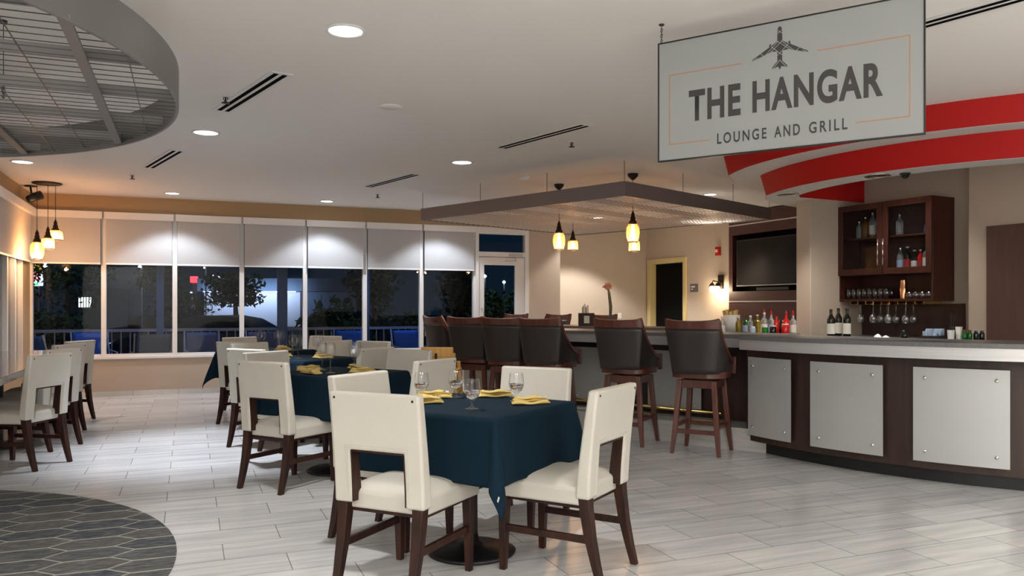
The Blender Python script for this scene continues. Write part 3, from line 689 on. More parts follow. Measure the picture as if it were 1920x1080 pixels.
def make_chair():
    t = thing('dining_chair','x','chair')
    pillow(.465,.475,.362,.088,.030,.03,.05).build('seat','leather',t,bevel=.012,seg=3)
    MB().b2((-.20,-.19,.345),(.20,.225,.364)).build('seat_frame','wood',t)
    yc = lambda z: -.215-.052*((z-.4)/.47)**1.3 if z > .4 else -.215
    yb = lambda z: yc(z)-(.036-.010*max(z-.4,0)/.47); yf = lambda z: yc(z)+(.036-.012*max(z-.4,0)/.47)
    xs = [-.235,-.222,-.142,.142,.222,.235]; zs = [.395,.45,.50,.56,.635,.65,.70,.76,.82,.875,.893]
    gridsolid(xs,zs,lambda i,j: not (i == 2 and j < 4),yb,yf).build('back','leather',t,bevel=.012,seg=3)
    xs2 = [-.1435,-.135,.135,.1435]; zs2 = [.40,.45,.50,.56,.626,.6365]
    gridsolid(xs2,zs2,lambda i,j: not (i == 1 and j < 4),lambda z: yb(z)+.008,lambda z: yf(z)-.004).build('back_lining','wood',t)
    # double stitched seam round the opening
    m = MB()
    for o_ in (.012,.022):
        pts = [(-.142-o_,yb(z)-.0005,z) for z in (.41,.46,.52,.58,.635+o_)]+[(x,yb(.635+o_)-.0005,.635+o_) for x in (0,)]+[(.142+o_,yb(z)-.0005,z) for z in (.635+o_,.58,.52,.46,.41)]
        m.tube(pts,.0016,5)
    m.build('seam','leather',t)
    for s in (-1,1):
        MB().lathe([(0,-.003),(.005,-.002),(.006,0)],10,mtx=Matrix.Translation((s*.205,yb(.87)-.001,.868))@Matrix.Rotation(PI/2,4,'X')@Matrix.Rotation(PI,4,'X')).build('stud','bronze',t)
    for s in (-1,1):
        x = s*.197; MB().bar([(x,-.295,0),(x,-.268,.10),(x,-.240,.22),(x,-.222,.34),(x,-.217,.397)],[.032,.038,.045,.050,.052],[.032,.038,.046,.052,.054]).build('leg','wood',t,bevel=.003)
        MB().bar([(x,.222,0),(x,.217,.25),(x,.215,.364)],[.030,.042,.048],[.030,.042,.048]).build('leg','wood',t,bevel=.003)
        MB().b2((x-.011,-.235,.19),(x+.011,.21,.222)).build('stretcher','wood',t,bevel=.002)
    return t
chair = make_chair()
a1 = Vector((.515,.857,0)); a2 = Vector((-.857,.515,0))
tables = [(Vector((-.21,4.145,0)),'nearest'),(Vector((-1.36,6.2,0)),'second'),(Vector((-2.06,7.9,0)),'third'),(Vector((-2.85,9.30,0)),'farthest')]
TD = {'nearest':'the nearest navy table','second':'the second navy table','third':'the third navy table','farthest':'the farthest navy table'}
CH = [  # table, centre, facing, where
 (0,(-.48,3.735),(.43,.90),'cream leather chair seen from behind, largest one, front left of '),
 (0,(.25,3.93),(-.86,.51),'cream chair turned left at the right front corner of '),
 (0,(.03,4.76),(-.45,-.89),'cream leather chair facing the camera behind '),
 (0,(-.64,4.42),(.86,-.51),'cream chair just behind the largest chair, left end of '),
 (1,(-1.585,5.75),(.50,.866),'cream leather chair seen from behind, front left of '),
 (1,(-1.84,6.60),(.86,-.51),'cream chair half hidden by a chair back, left end of '),
 (1,(-.78,5.87),(-.86,.51),'cream chair seen from behind on the right of '),
 (1,(-1.04,6.82),(-.515,-.857),'cream leather chair on the far right side of '),
 (2,(-2.24,7.38),(.50,.866),'cream leather chair seen from behind, front left of '),
 (2,(-2.52,8.25),(.86,-.51),'cream leather chair on the left side of '),
 (2,(-1.48,7.50),(-.86,.51),'cream leather chair on the right side of '),
 (2,(-1.66,8.55),(-.515,-.857),'cream leather chair on the window side of '),
 (3,(-2.86,8.80),(.50,.866),'cream leather chair seen from behind, front left of '),
 (3,(-3.17,9.78),(.80,-.60),'cream leather chair, leftmost at '),
 (3,(-2.18,9.02),(-.86,.51),'cream leather chair on the right side of '),
 (3,(-2.50,10.08),(-.35,-.94),'cream leather chair by the windows behind ')]
for ti,(x,y),(fx,fy),lb in CH:
    place(chair,(x,y,0),face(fx,fy),lb+TD[tables[ti][1]],'cream chairs around the '+tables[ti][1]+' navy table')
rr = [Vector((-3.62,6.55,0)),Vector((-3.98,7.38,0)),Vector((-4.39,8.22,0)),Vector((-4.73,9.05,0))]
f = Vector((-.99,.13,0)); rt = Vector((f.y,-f.x,0))
nm = ['cream leather chair nearest the camera','second cream leather chair from the camera','third cream leather chair from the camera','cream leather chair nearest the window wall']
for p,lb in zip(rr,nm):
    c = p-rt*.197+f*.295; place(chair,(c.x,c.y,0),face(f.x,f.y),lb+' at the long dark table','chairs at the long dark table')

# ------------------------------------------------------------------ tables with cloths, glasses, napkins
ZT = .765
def make_table():
    t = thing('dining_table','x','table')
    MB().b2((-.36,-.36,.725),(.36,.36,.757)).build('tabletop','wood',t,bevel=.004)
    MB().cyl((0,0,.02),.032,.69,20).lathe([(.0,.715),(.03,.70),(.12,.715),(.12,.725),(0,.725)],20).build('pedestal','blackmetal',t,smooth='auto')
    MB().lathe([(.0,.0),(.225,.0),(.23,.012),(.20,.024),(.08,.035),(.04,.06),(.033,.10)],40).build('base_disc','blackmetal',t,smooth=True)
    return t
def cloth_mesh(seed, tab=True):
    rnd = random.Random(seed); h = .415; S = .70; N_ = 70; m = MB()    # square cloth side 2S hung over a board of half size h
    h = .385
    for i in range(N_+1):
        for j in range(N_+1):
            u = (-1+2*i/N_)*S; v = (-1+2*j/N_)*S; ox = max(abs(u)-h,0); oy = max(abs(v)-h,0); sx_ = 1 if u > 0 else -1; sy_ = 1 if v > 0 else -1
            x = min(max(u,-h),h); y = min(max(v,-h),h); z = ZT
            drop = math.hypot(ox,oy) if (ox > 0 and oy > 0) else ox+oy
            if drop > 0:
                r = .012; k = min(drop,r*1.57)/(r*1.57)
                zz = (drop-r*.57) if drop > r*1.57 else drop*.36*k
                z -= max(zz,0)
                if ox > 0 and oy > 0:
                    ang = math.atan2(oy,ox)                           # corner drapes into a fold that points outward along the diagonal
                    fold = math.sin(2*ang)
                    rad = .014+.13*fold*min(drop/.4,1)+.018*math.sin(4*ang+seed)*min(drop/.3,1)
                    x += sx_*math.cos(ang)*rad; y += sy_*math.sin(ang)*rad
                    x -= sx_*.03*math.cos(ang)*0; 
                elif ox > 0:
                    x += sx_*(.015+.02*min(drop/.3,1)+.008*math.sin(v*17+seed)*min(drop/.2,1))
                else: y += sy_*(.015+.02*min(drop/.3,1)+.008*math.sin(u*17+seed*2)*min(drop/.2,1))
            else: z += .0006*math.sin(u*9+seed)*math.sin(v*11)
            m.v.append((x,y,z))
    n = N_+1
    for i in range(N_):
        for j in range(N_): a = i*n+j; m.f.append((a,a+n,a+n+1,a+1))
    return m
tb = make_table()
RT = math.atan2(.857,.515)-PI/2
RT = math.atan2(a2.y,a2.x)-PI/2+0
RTAB = math.atan2(.857,.515)
for i,(p,nme) in enumerate(tables):
    place(tb,(p.x,p.y,0),RTAB,'square pedestal table with round black base under the navy cloth, '+nme+' from the camera','navy dining tables')
    o = cloth_mesh(i+1).build('tablecloth','cloth',None,smooth=True,solid=.003); o.location = (p.x,p.y,0); o.rotation_euler = (0,0,RTAB)
    tag(o,'dark navy tablecloth draped with hanging corners over the '+nme+' square table','tablecloth','navy tablecloths')
    if i == 0:
        q = -.0
# goblet
def make_goblet():
    t = thing('wine_goblet','x','glass')
    out = [(.0,.0),(.033,.0),(.034,.003),(.012,.009),(.005,.016),(.0045,.034),(.012,.044),(.030,.058),(.0395,.080),(.041,.098),(.038,.125),(.033,.150)]
    inn = [(.0318,.150),(.0365,.125),(.0395,.098),(.038,.081),(.028,.061),(.010,.049),(0,.047)]
    MB().lathe(out+inn,28,cap=False).build('goblet_body','glass',t,smooth=True)
    return t
gob = MB().lathe([(.0,.0),(.033,.0),(.034,.003),(.012,.009),(.005,.016),(.0045,.034),(.012,.044),(.030,.058),(.0395,.080),(.041,.098),(.038,.125),(.033,.150)],28,cap=False).build('stemmed_glass','stemglass',None,smooth=True)
tag(gob,'x','glass')
MB().lathe([(0,.047),(.010,.050),(.027,.061),(.0365,.081),(.0375,.092),(0,.092)],24).build('bowl_glint','glass',gob,smooth='auto')  # no liquid: solid glass added low in the bowl for bright highlights
tall = MB().lathe([(.0,.0),(.034,.0),(.035,.003),(.010,.008),(.004,.02),(.004,.09),(.010,.102),(.032,.125),(.041,.155),(.039,.19),(.031,.225)],28,cap=False).build('wine_glass','stemglass',None,smooth=True)
tag(tall,'x','glass')
def napkin_mesh(seed):
    r = random.Random(seed); m = MB(); N_ = 14; K = 20
    # folded roll: flattened section that narrows, twists and fans, three stacked folds
    for lay in range(3):
        L_ = .20-.015*lay; y0 = (-.006,.010,-.002)[lay]; zb = .001+.011*lay
        def F(u,v,L_=L_,y0=y0,zb=zb,lay=lay):
            a = v*2*PI; t_ = u; wdt = (.043-.018*t_)*(1-.12*lay)+.005*math.sin(5*t_+lay*2)
            h_ = .0075+.003*math.sin(3*t_*PI+lay)
            if t_ < .03 or t_ > .97: wdt *= .8; h_ *= .5
            cx = -L_/2+L_*t_; cy = y0+.012*math.sin(2.4*t_+lay+seed)
            ca, sa = math.cos(a), math.sin(a); s1 = (1 if ca > 0 else -1)*abs(ca)**.8; s2 = (1 if sa > 0 else -1)*abs(sa)**.9
            tw = .15*math.sin(t_*3+lay); return (cx, cy+wdt*s1*math.cos(tw)-h_*s2*math.sin(tw), zb+h_+wdt*s1*math.sin(tw)*.35+h_*s2)
        b = len(m.v); m.grid(F,N_,K); n1 = K+1
        m.f.append(tuple(b+j for j in range(K))); m.f.append(tuple(b+N_*n1+j for j in range(K))[::-1])
    zmin = min(v[2] for v in m.v); m.v = [(x,y,z-zmin) for x,y,z in m.v]
    return m
naps = [napkin_mesh(s).build('napkin','napkin',None,smooth=True) for s in (1,4)]
for n_ in naps: tag(n_,'x','napkin')
def make_fork():
    t = MB(); pts = []
    t.bar([(0,0,0),(0,0,.001)],.001,.001)
    m = MB(); m.b2((-.10,-.004,.0),(.02,.004,.003)).b2((.02,-.009,.001),(.045,.009,.004))
    for k in range(4): m.b2((.045,-.0085+.0048*k,.001),(.085,-.0062+.0048*k,.004))
    return m.build('dinner_fork','chrome',None,bevel=.0008)
fork = make_fork(); tag(fork,'x','fork')
def onT(i, a, b, z=0): p = tables[i][0]; q = p+a1*a+a2*b; return (q.x,q.y,ZT+.0035+z)
pos = ['front left','right','back right','back left']
NP = [(-.26,.02,math.atan2(a2.y,a2.x)+.15,'at the front place'),(.02,-.25,math.atan2(a1.y,a1.x)-.9,'at the right place'),(.24,.02,math.atan2(a2.y,a2.x)+2.9,'at the far place'),(-.02,.27,math.atan2(a1.y,a1.x)-.25,'at the left place')]
GP = [(-.13,-.06,'front'),(-.02,-.20,'right'),(.17,-.05,'far'),(.05,.20,'left')]
for i in range(4):
    nme = tables[i][1]; gl_ = gob if i == 0 else tall
    for k,(a,b,rz,lb) in enumerate(NP):
        if i == 0:
            a,b = [(-.11,.22),(.155,-.265),(.33,.06),(.12,.325)][k]; rz = [.05,.12,.15,-.2][k]
        place(naps[k%2],onT(i,a,b),rz if i == 0 else rz-.2*i,'folded gold napkin '+lb+' on '+TD[nme],'gold napkins on the '+nme+' table')
        place(fork,onT(i,a,b,.033),(rz if i == 0 else rz-.2*i)-.15,'silver fork laid on the gold napkin '+lb+' of '+TD[nme],'forks on the '+nme+' table')
    for k,(a,b,lb) in enumerate(GP):
        if i == 0: a,b = [(-.191,-.131),(.206,-.148),(.184,.227),(-.018,.311)][k]
        place(gl_,onT(i,a,b),0,('short round bowled clear goblet' if i == 0 else 'long stemmed clear wine glass')+' near the '+lb+' place on '+TD[nme],'glasses on the '+nme+' table')
o = MB().b2((-.012,-.0008,-.011),(.012,.0008,.011)).build('cloth_tag','white',bpy.data.objects['tablecloth']); o.location = (-.49,-.47,.43); o.rotation_euler = (.3,0,.75)
o['label'] = 'small white care tag'

# long dark table at the left wall
e0 = Vector((-4.02,6.67,0)); lt = thing('long_table','long dark glossy marbled communal table against the left window wall','table',(e0.x,e0.y,0),ROTA)
# local x=+wA (towards room), y = dA
MB().b2((-.78,-1.35,.71),(0,2.95,.765)).build('tabletop','marble',lt,bevel=.004)
for yy in (-.9,.8,2.5):
    MB().b2((-.44,yy-.035,.02),(-.34,yy+.035,.71)).b2((-.68,yy-.22,.0),(-.12,yy+.22,.02)).b2((-.62,yy-.1,.69),(-.12,yy+.1,.71)).build('pedestal','blackmetal',lt,bevel=.003)

# ------------------------------------------------------------------ bar stools
def make_stool():
    t = thing('bar_stool','x','bar stool')
    # legs
    for sx_ in (-1,1):
        for sy_ in (-1,1):
            MB().bar([(sx_*.205,sy_*.205,0),(sx_*.185,sy_*.185,.18),(sx_*.150,sy_*.150,.635)],[.030,.040,.046],[.030,.040,.046]).build('leg','mahog',t,bevel=.003)
    for sy_ in (-1,1): MB().b2((-.145,sy_*.150-.012,.57),(.145,sy_*.150+.012,.638)).build('apron','mahog',t,bevel=.002)
    for sx_ in (-1,1): MB().b2((sx_*.150-.012,-.14,.57),(sx_*.150+.012,.14,.638)).build('apron','mahog',t,bevel=.002)
    for sx_ in (-1,1): MB().b2((sx_*.183-.011,-.175,.225),(sx_*.183+.011,.175,.262)).build('stretcher','mahog',t,bevel=.002)
    MB().b2((-.165,-.196,.178),(.165,-.174,.215)).build('stretcher','mahog',t,bevel=.002)
    fr = MB().b2((-.165,.174,.205),(.165,.196,.245)).build('foot_rail','mahog',t,bevel=.002)
    MB().b2((-.14,.168,.2455),(.14,.199,.249)).build('brass_plate','brass',fr)
    MB().cyl((0,0,.638),.11,.022,24).build('swivel','blackmetal',t,smooth='auto')
    def rr_(a, w=.235, d=.235):                                       # rounded square seat outline
        n = 3.2; ca, sa = math.cos(a), math.sin(a); return (w*(1 if ca > 0 else -1)*abs(ca)**(2/n), d*(1 if sa > 0 else -1)*abs(sa)**(2/n))
    out = [rr_(2*PI*k/40) for k in range(40)]
    MB().prism([(x,y) for x,y in out],.658,.715).build('seat_base','mahog',t,bevel=.006)
    m = MB()
    def F(u,v):
        x,y = rr_(2*PI*u,.222,.222); r = math.sin(min(v,1)*PI/2); return (x*(1-v**2.2*.999),y*(1-v**2.2*.999),.715+.045*math.sin(min(v*1.4,1)*PI/2))
    m.grid(F,40,8,True).build('seat_cushion','blackleather',t,smooth=True)
    # barrel back shell: a angle from rear (-1..1)
    def pth(u):                                                       # plan outline from arm front (left) round the rear to the other arm front
        s = (u-.5)*2; A = abs(s); sg_ = 1 if s > 0 else -1
        if A < .42: x = sg_*.205*math.sin(A/.42*PI/2*.93)**1.0; y = -.215-.045*math.cos(A/.42*PI/2)
        else:
            k = (A-.42)/.58; x = sg_*(.205+.030*math.sin(min(k*2,1)*PI/2)); y = -.21+.40*k
        return x, y
    def ztop(u):
        A = abs(u-.5)*2
        if A < .40: return 1.085
        k = (A-.40)/.60; return .79+(1.085-.79)*(1-k)**2.3+.0*k
    def lean(z, y): return -.055*max(z-.66,0)/.5*(1 if y < 0 else max(0,1-y/.1)) if y < .1 else 0
    def shell(off):
        def F(u,v):
            x,y = pth(u); zt = ztop(u); z = .70+(zt-.70)*v; fl_ = .90+.22*(z-.70)/.4
            nx_, ny_ = x/.22, (y if y < 0 else 0)/.25; return ((x+off*max(-1,min(1,nx_)))*fl_, y+off*ny_+lean(z,y), z)
        return F
    m = MB(); NU, NV = 48, 10; m.grid(shell(.012),NU,NV); m.grid(shell(-.014),NU,NV)
    n = (NU+1)*(NV+1); m.f = m.f[:NU*NV]+[f[::-1] for f in m.f[NU*NV:]]
    for i in range(NU):
        a = i*(NV+1); b = a+NV+1; m.f.append((a+NV,b+NV,b+NV+n,a+NV+n)); m.f.append((a,a+n,b+n,b))
    for j in range(NV): m.f.append((j,j+1,j+1+n,j+n)); a = NU*(NV+1); m.f.append((a+j+1,a+j,a+j+n,a+j+1+n))
    m.build('back_shell','blackleather',t,smooth=True)
    # crest rail and sweeping arms: one bent wooden rail along the top edge
    def rail(u0,u1,nn,w,h,extra=0):
        m = MB(); k = 0
        for i in range(nn+1):
            u = u0+(u1-u0)*i/nn; x,y = pth(u); z = ztop(u); A = abs(u-.5)*2; fl_ = .90+.22*(z-.70)/.4
            x *= fl_; y += lean(z,y); hh = h-.016+.022*(A/.40)**2 if A < .40 else h+.006-(h-.026)*min((A-.40)/.12,1)
            up = extra*(math.cos(min(A/.42,1)*PI/2)*0)
            ix, iy = (x/.24, (y if y < 0 else 0)/.25); l = math.hypot(ix,iy) or 1; ix/=l; iy/=l
            for (o_,zz) in ((.020,-.006),(.022,hh),(-.016,hh+.004),(-.018,-.006)): m.v.append((x+ix*o_*w, y+iy*o_*w-(.010 if zz > 0 and A < .42 else 0), z+zz))
        for i in range(nn):
            for j in range(4): a = i*4; m.f.append((a+j,a+(j+1)%4,a+4+(j+1)%4,a+4+j))
        m.f.append((3,2,1,0)); a = nn*4; m.f.append((a,a+1,a+2,a+3)); return m
    rail(.0,1.0,60,1,.078).build('crest_rail','mahog',t,bevel=.004)
    for s in (0,1):
        x,y = pth(s); MB().b2((x-.018,y-.03,.68),(x+.018,y+.018,.83)).build('arm_front','mahog',t,bevel=.005)
    return t
stool = make_stool()
fS = Vector((.60,.80,0))
fdir = face(.56,.83)
SP = [((1.665,7.01),face(.5,.866),'black leather bar stool farthest right, beside the curved bar end'),
      ((1.10,7.50),face(.5,.866),'second black leather bar stool from the right, with a metal bar panel behind it'),
      ((.40,8.17),face(.46,.89),'third black leather bar stool from the right, behind the nearest cream chairs'),
      ((.00,8.60),face(.40,.92),'fourth bar stool from the right, in the tight row of stools'),
      ((-.38,8.95),face(.42,.91),'second bar stool from the left end of the row'),
      ((-.68,9.40),face(.85,.53),'leftmost bar stool, turned sideways beside the wooden high chair')]
for (x,y),rz,lb in SP: place(stool,(x,y,0),rz,lb,'bar stools along the straight bar')
for (x,y),lb in (((1.08,10.95),'far bar stool showing its crest behind the utensil caddy'),((.49,11.5),'far bar stool whose crest peeks over the third near stool'),((-.12,12.0),'far bar stool whose crest peeks over the fourth near stool')):
    place(stool,(x,y,0),face(-.674,-.738),lb,'bar stools on the far side of the bar')

# wooden high chair
hc = thing('high_chair','honey coloured wooden high chair with dark straps left of the bar stools','high chair',(-.74,8.25,0),face(.1,1))
for sx_ in (-1,1):
    for sy_ in (-1,1): MB().bar([(sx_*.22,sy_*.20,0),(sx_*.165,sy_*.15,.80 if sy_ < 0 else .70)],.035,.035).build('leg','lightwood',hc,bevel=.003)
MB().b2((-.15,-.15,.40),(.15,.15,.42)).build('seat','lightwood',hc,bevel=.003)
MB().b2((-.165,-.185,.76),(.165,-.150,.86)).build('back_rail','lightwood',hc,bevel=.008); MB().b2((-.15,-.175,.66),(.15,-.155,.765)).build('back_panel','lightwood',hc,bevel=.003)
for s in (-1,1): MB().b2((s*.18-.015,-.16,.60),(s*.18+.015,.18,.63)).build('side_rail','lightwood',hc,bevel=.003); MB().b2((s*.19-.01,-.17,.38),(s*.19+.01,.17,.42)).build('side_rail','lightwood',hc,bevel=.003)
MB().b2((-.19,-.21,.40),(.19,-.185,.44)).b2((-.17,-.20,.605),(.17,-.18,.635)).build('cross_rail','lightwood',hc,bevel=.003)
MB().b2((-.02,-.195,.60),(.005,-.186,.80)).b2((.03,-.20,.42),(.055,-.19,.60)).build('strap','black',hc)

# ------------------------------------------------------------------ bar
bar = thing('bar_counter','curved bar with grey stone top, brushed metal apron and metal panels on dark wood','bar counter',(0,0,0))
def sector(mb, R0, R1, a0, a1_, z0, z1, n=60):
    A = [(CC.x+R1*math.cos(a0+(a1_-a0)*i/n), CC.y+R1*math.sin(a0+(a1_-a0)*i/n)) for i in range(n+1)]
    B = [(CC.x+R0*math.cos(a0+(a1_-a0)*i/n), CC.y+R0*math.sin(a0+(a1_-a0)*i/n)) for i in range(n+1)][::-1]
    return mb.prism(A+B, z0, z1)
AE = math.radians(273)
aL = arcang(1387,3.5); aB = arcang(1400,3.28)
def bq(s0,s1,n0,n1): return [(q.x,q.y) for q in (WB(s0,n0),WB(s1,n0),WB(s1,n1),WB(s0,n1))]
ZC = 1.022
m = MB(); sector(m,2.80,3.5,aL,AE,ZC-.032,ZC); m.build('countertop','counter',bar,bevel=.004)
m = MB(); m.prism(bq(-.50,4.0,0,.62)[::-1],ZC-.032,ZC-.0004); m.prism(bq(3.4,4.0,.62,2.1)[::-1],ZC-.032,ZC-.0004); m.prism(bq(1.12,3.4,1.5,2.1)[::-1],ZC-.032,ZC-.0004); m.build('countertop','counter',bar)
m = MB(); sector(m,3.46,3.488,aL,AE,ZC-.117,ZC-.032); 
p = [CC+Vector((math.cos(aL),math.sin(aL),0))*r for r in (3.488,3.1)]; m.wall(p[0],p[1],ZC-.117,ZC-.032,.02,side=1); m.build('apron','steel',bar,smooth='auto')
m = MB(); m.prism(bq(-.50,4.0,.012,.035)[::-1],ZC-.117,ZC-.032); m.prism(bq(3.975,4.0,.035,2.1)[::-1],ZC-.117,ZC-.032); m.build('apron','steel',bar)
m = MB(); sector(m,2.85,3.28,aB,AE,.10,ZC-.033); m.build('bar_front','espresso',bar,smooth='auto')
m = MB(); sector(m,2.9,3.20,aB+.01,AE,0,.10); m.build('toe_kick','kick',bar,smooth='auto')
m = MB(); m.prism(bq(-.55,3.65,.35,.50)[::-1],.205,ZC-.033); m.prism(bq(3.50,3.65,.50,2.0)[::-1],0,ZC-.033); m.prism(bq(1.12,3.50,1.62,1.75)[::-1],0,ZC-.033); m.build('bar_front','espresso',bar)
def cpanel(pxa, pxb, z0, z1):
    R = 3.335; a, b = arcang(pxa,R), arcang(pxb,R); m = MB(); sector(m,R-.008,R,a,b,z0,z1,14); p_ = m.build('metal_panel','panelmetal',bar,smooth='auto')
    for aa in (a+(b-a)*.13, b-(b-a)*.13):
        for z in (z0+.075,z1-.075):
            q = CC+Vector((math.cos(aa),math.sin(aa),0))*R; T = Matrix.Translation((q.x,q.y,z))@Matrix.Rotation(aa,4,'Z')@Matrix.Rotation(PI/2,4,'Y')
            MB().lathe([(.013,0),(.013,.006),(.009,.011),(0,.012)],16,mtx=T).cyl((0,0,-.055),.006,.055,8,mtx=T).build('standoff','chrome',p_,smooth=True)
cpanel(1402.5,1482,.16,.835); cpanel(1519,1655,.16,.835); cpanel(1712,1894,.16,.835); cpanel(1975,2200,.16,.835)
for s0 in (.338,1.30,2.26,3.0):
    s1 = s0+.6; m = MB(); m.prism(bq(s0,s1,.305,.313)[::-1],.245,.835); p_ = m.build('metal_panel','panelmetal',bar)
    for s in (s0+.07,s1-.07):
        for z in (.31,.77):
            q = WB(s,.305,z); T = Matrix.Translation(q)@Matrix.Rotation(math.atan2(-bN.y,-bN.x),4,'Z')@Matrix.Rotation(PI/2,4,'Y')
            MB().lathe([(.013,0),(.013,.006),(.009,.011),(0,.012)],16,mtx=T).cyl((0,0,-.05),.006,.05,8,mtx=T).build('standoff','chrome',p_,smooth=True)
# tiled step at the foot of the straight bar
r0 = []
stp = [WB(3.7,-.02),WB(-.08,-.02)]
pts = [(WB(3.7,.52).x,WB(3.7,.52).y),(WB(3.7,-.05).x,WB(3.7,-.05).y)]
pe = WB(-.02,-.05); pts.append((pe.x,pe.y)); q0 = Vector((pe.x,pe.y)); 
for k in range(1,9):
    t_ = k/9; b_ = [Vector((pe.x,pe.y)),Vector((pe.x+.16,pe.y-.14)),Vector((2.24,6.92))]; v_ = b_[0]*(1-t_)**2+b_[1]*2*t_*(1-t_)+b_[2]*t_*t_; pts.append((v_.x,v_.y))
pts += [(2.24,6.92),(2.45,7.0),(2.75,7.9)]
struct(MB().prism(pts[::-1] if False else pts,0,.20).build('trim_9','steptile',bevel=.006))
fr = thing('foot_rail','polished brass foot rail along the tiled step of the straight bar','foot rail',(0,0,0))
q = [WB(s,.16,.285) for s in (.05,3.3)]
MB().tube([tuple(q[0]),tuple(q[1])],.016,14).build('rail','brass',fr,smooth=True)
for s in (.12,1.1,2.1,3.1):
    b_ = WB(s,.16,.20); MB().cyl(tuple(b_),.012,.075,12).cyl(tuple(b_),.026,.006,16).build('rail_post','brass',fr,smooth='auto')
# back counters
bb = thing('back_bar','low dark back bar counter under the hanging cabinet','counter',(0,0,0))
a = K1; 
pA = [K1-gN*.001-gD*.02, K1-gD*1.25-gN*.02, K1-gD*1.25-gN*.5, K1-gN*.5-gD*.62, K1-gN*.78-gD*.62, K1-gN*.78-gD*.02]
poly = [(v.x,v.y) for v in pA]
MB().prism(poly,.92,.955).build('countertop','counter',bb,bevel=.003)
c_ = sum((Vector((x,y)) for x,y in poly),Vector((0,0)))/len(poly)
MB().prism([((x-c_.x)*.95+c_.x,(y-c_.y)*.95+c_.y) for x,y in poly],0,.92).build('cabinet_body','espresso',bb)
sv = thing('bottle_counter','dark counter in front of the screen wall that carries the coloured bottles','counter',(0,0,0))
MB().prism(bq(.16,.98,1.66,2.12)[::-1],.92,.955).build('countertop','counter',sv,bevel=.003)
MB().prism(bq(.20,.95,1.70,2.08)[::-1],0,.92).build('cabinet_body','espresso',sv)
o = MB().wall(K1-gD*.02-gN*.021,K1-gD*1.2-gN*.021,.96,1.30,.015,side=1).build('backsplash','espresso',None); tag(o,'dark brown backsplash panel under the hanging bar cabinet','wall panel')

# ------------------------------------------------------------------ bar cabinet
CF = Vector((3.58,8.76,0)); cx_ = Vector((.473,-.881,0)); CWd = 1.10; CD = .335; Z0, ZM, Z1 = 1.325, 1.615, 2.355
cab = thing('wall_cabinet','dark mahogany wall cabinet with two glass doors and an open glass shelf below','cabinet',(CF.x,CF.y,0),math.atan2(cx_.y,cx_.x))
MB().b2((0,0,Z0),(.022,CD,Z1)).b2((CWd-.022,0,Z0),(CWd,CD,Z1)).b2((.022,CD-.012,Z0),(CWd-.022,CD,Z1)).b2((.022,0,Z1-.025),(CWd-.022,CD-.012,Z1)).b2((.022,0,ZM-.012),(CWd-.022,CD-.012,ZM+.012)).b2((.022,0,Z0),(CWd-.022,CD-.012,Z0+.025)).build('carcass','cabwood',cab,bevel=.002)
MB().b2((.022,.03,1.985),(CWd-.022,CD-.014,2.003)).build('shelf','cabwood',cab)
for i in range(2):
    x0 = .003+i*CWd/2; x1 = x0+CWd/2-.006; fw = .062
    d = MB().b2((x0,-.022,ZM-.01),(x0+fw,-.001,Z1)).b2((x1-fw,-.022,ZM-.01),(x1,-.001,Z1)).b2((x0+fw,-.022,ZM-.01),(x1-fw,-.001,ZM+.055)).b2((x0+fw,-.022,Z1-.062),(x1-fw,-.001,Z1)).build('door','cabwood',cab,bevel=.002)
    MB().b2((x0+fw,-.013,ZM+.055),(x1-fw,-.009,Z1-.062)).build('door_glass','pane',d)
    hx = x1-.028 if i == 0 else x0+.028
    MB().tube([(hx,-.05,1.70),(hx,-.05,1.97)],.006,10).tube([(hx,-.05,1.73),(hx,-.022,1.73)],.004,8).tube([(hx,-.05,1.94),(hx,-.022,1.94)],.004,8).build('handle','chrome',d,smooth=True)
m = MB()
for k in range(5):
    x = .18+k*.19; m.b2((x-.05,.02,Z0-.028),(x-.044,CD-.03,Z0-.0)).b2((x+.044,.02,Z0-.028),(x+.05,CD-.03,Z0)).b2((x-.05,.02,Z0-.030),(x-.022,CD-.03,Z0-.027)).b2((x+.022,.02,Z0-.030),(x+.05,CD-.03,Z0-.027))
m.build('stemware_rack','brass',cab)
def CB(x, y, z): q = CF+cx_*x+Vector((.881,.473,0))*y; return (q.x,q.y,z)
# bottles
def bottle(name, label, loc, glass, R=.036, H=.22, neck=.013, capm='black', lab=None, pour=None, shape='round', grp=None):
    t = thing(name, label, 'bottle', loc, random.random()*.6, grp)
    prof = [(0,0),(R*.96,0),(R,.006),(R,H*.62),(R*.93,H*.68),(neck*1.15,H*.80),(neck,H*.84),(neck,H*.965)]
    sg_ = 24
    MB().lathe(prof,sg_).build('glass_body',glass,t,smooth='auto')
    if lab: MB().lathe([(R+.0006,H*.14),(R+.0006,H*.50)],sg_,cap=False).build('label_band',lab,t,smooth=True)
    MB().lathe([(neck+.002,H*.94),(neck+.002,H),(0,H)],14).build('cap',capm,t,smooth='auto')
    if pour: MB().lathe([(neck*.9,H),(neck*1.1,H+.012),(.005,H+.016),(.0035,H+.040),(0,H+.041)],12).build('pourer',pour,t,smooth=True)
    return t
wine = [((1558,),'left'),((1572,),'middle'),((1588,),'right')]
for px,D,H,lb in ((1558,8.05,.29,'left'),(1572,8.2,.30,'middle'),(1588,8.05,.295,'right')):
    u = (px-960)/FPX; bottle('wine_bottle','dark wine bottle with a white label, %s of the three by the grey wall'%lb,(u*D,D,.955),'darkglass',.037,H,.014,'black','label',grp='three wine bottles on the back bar')
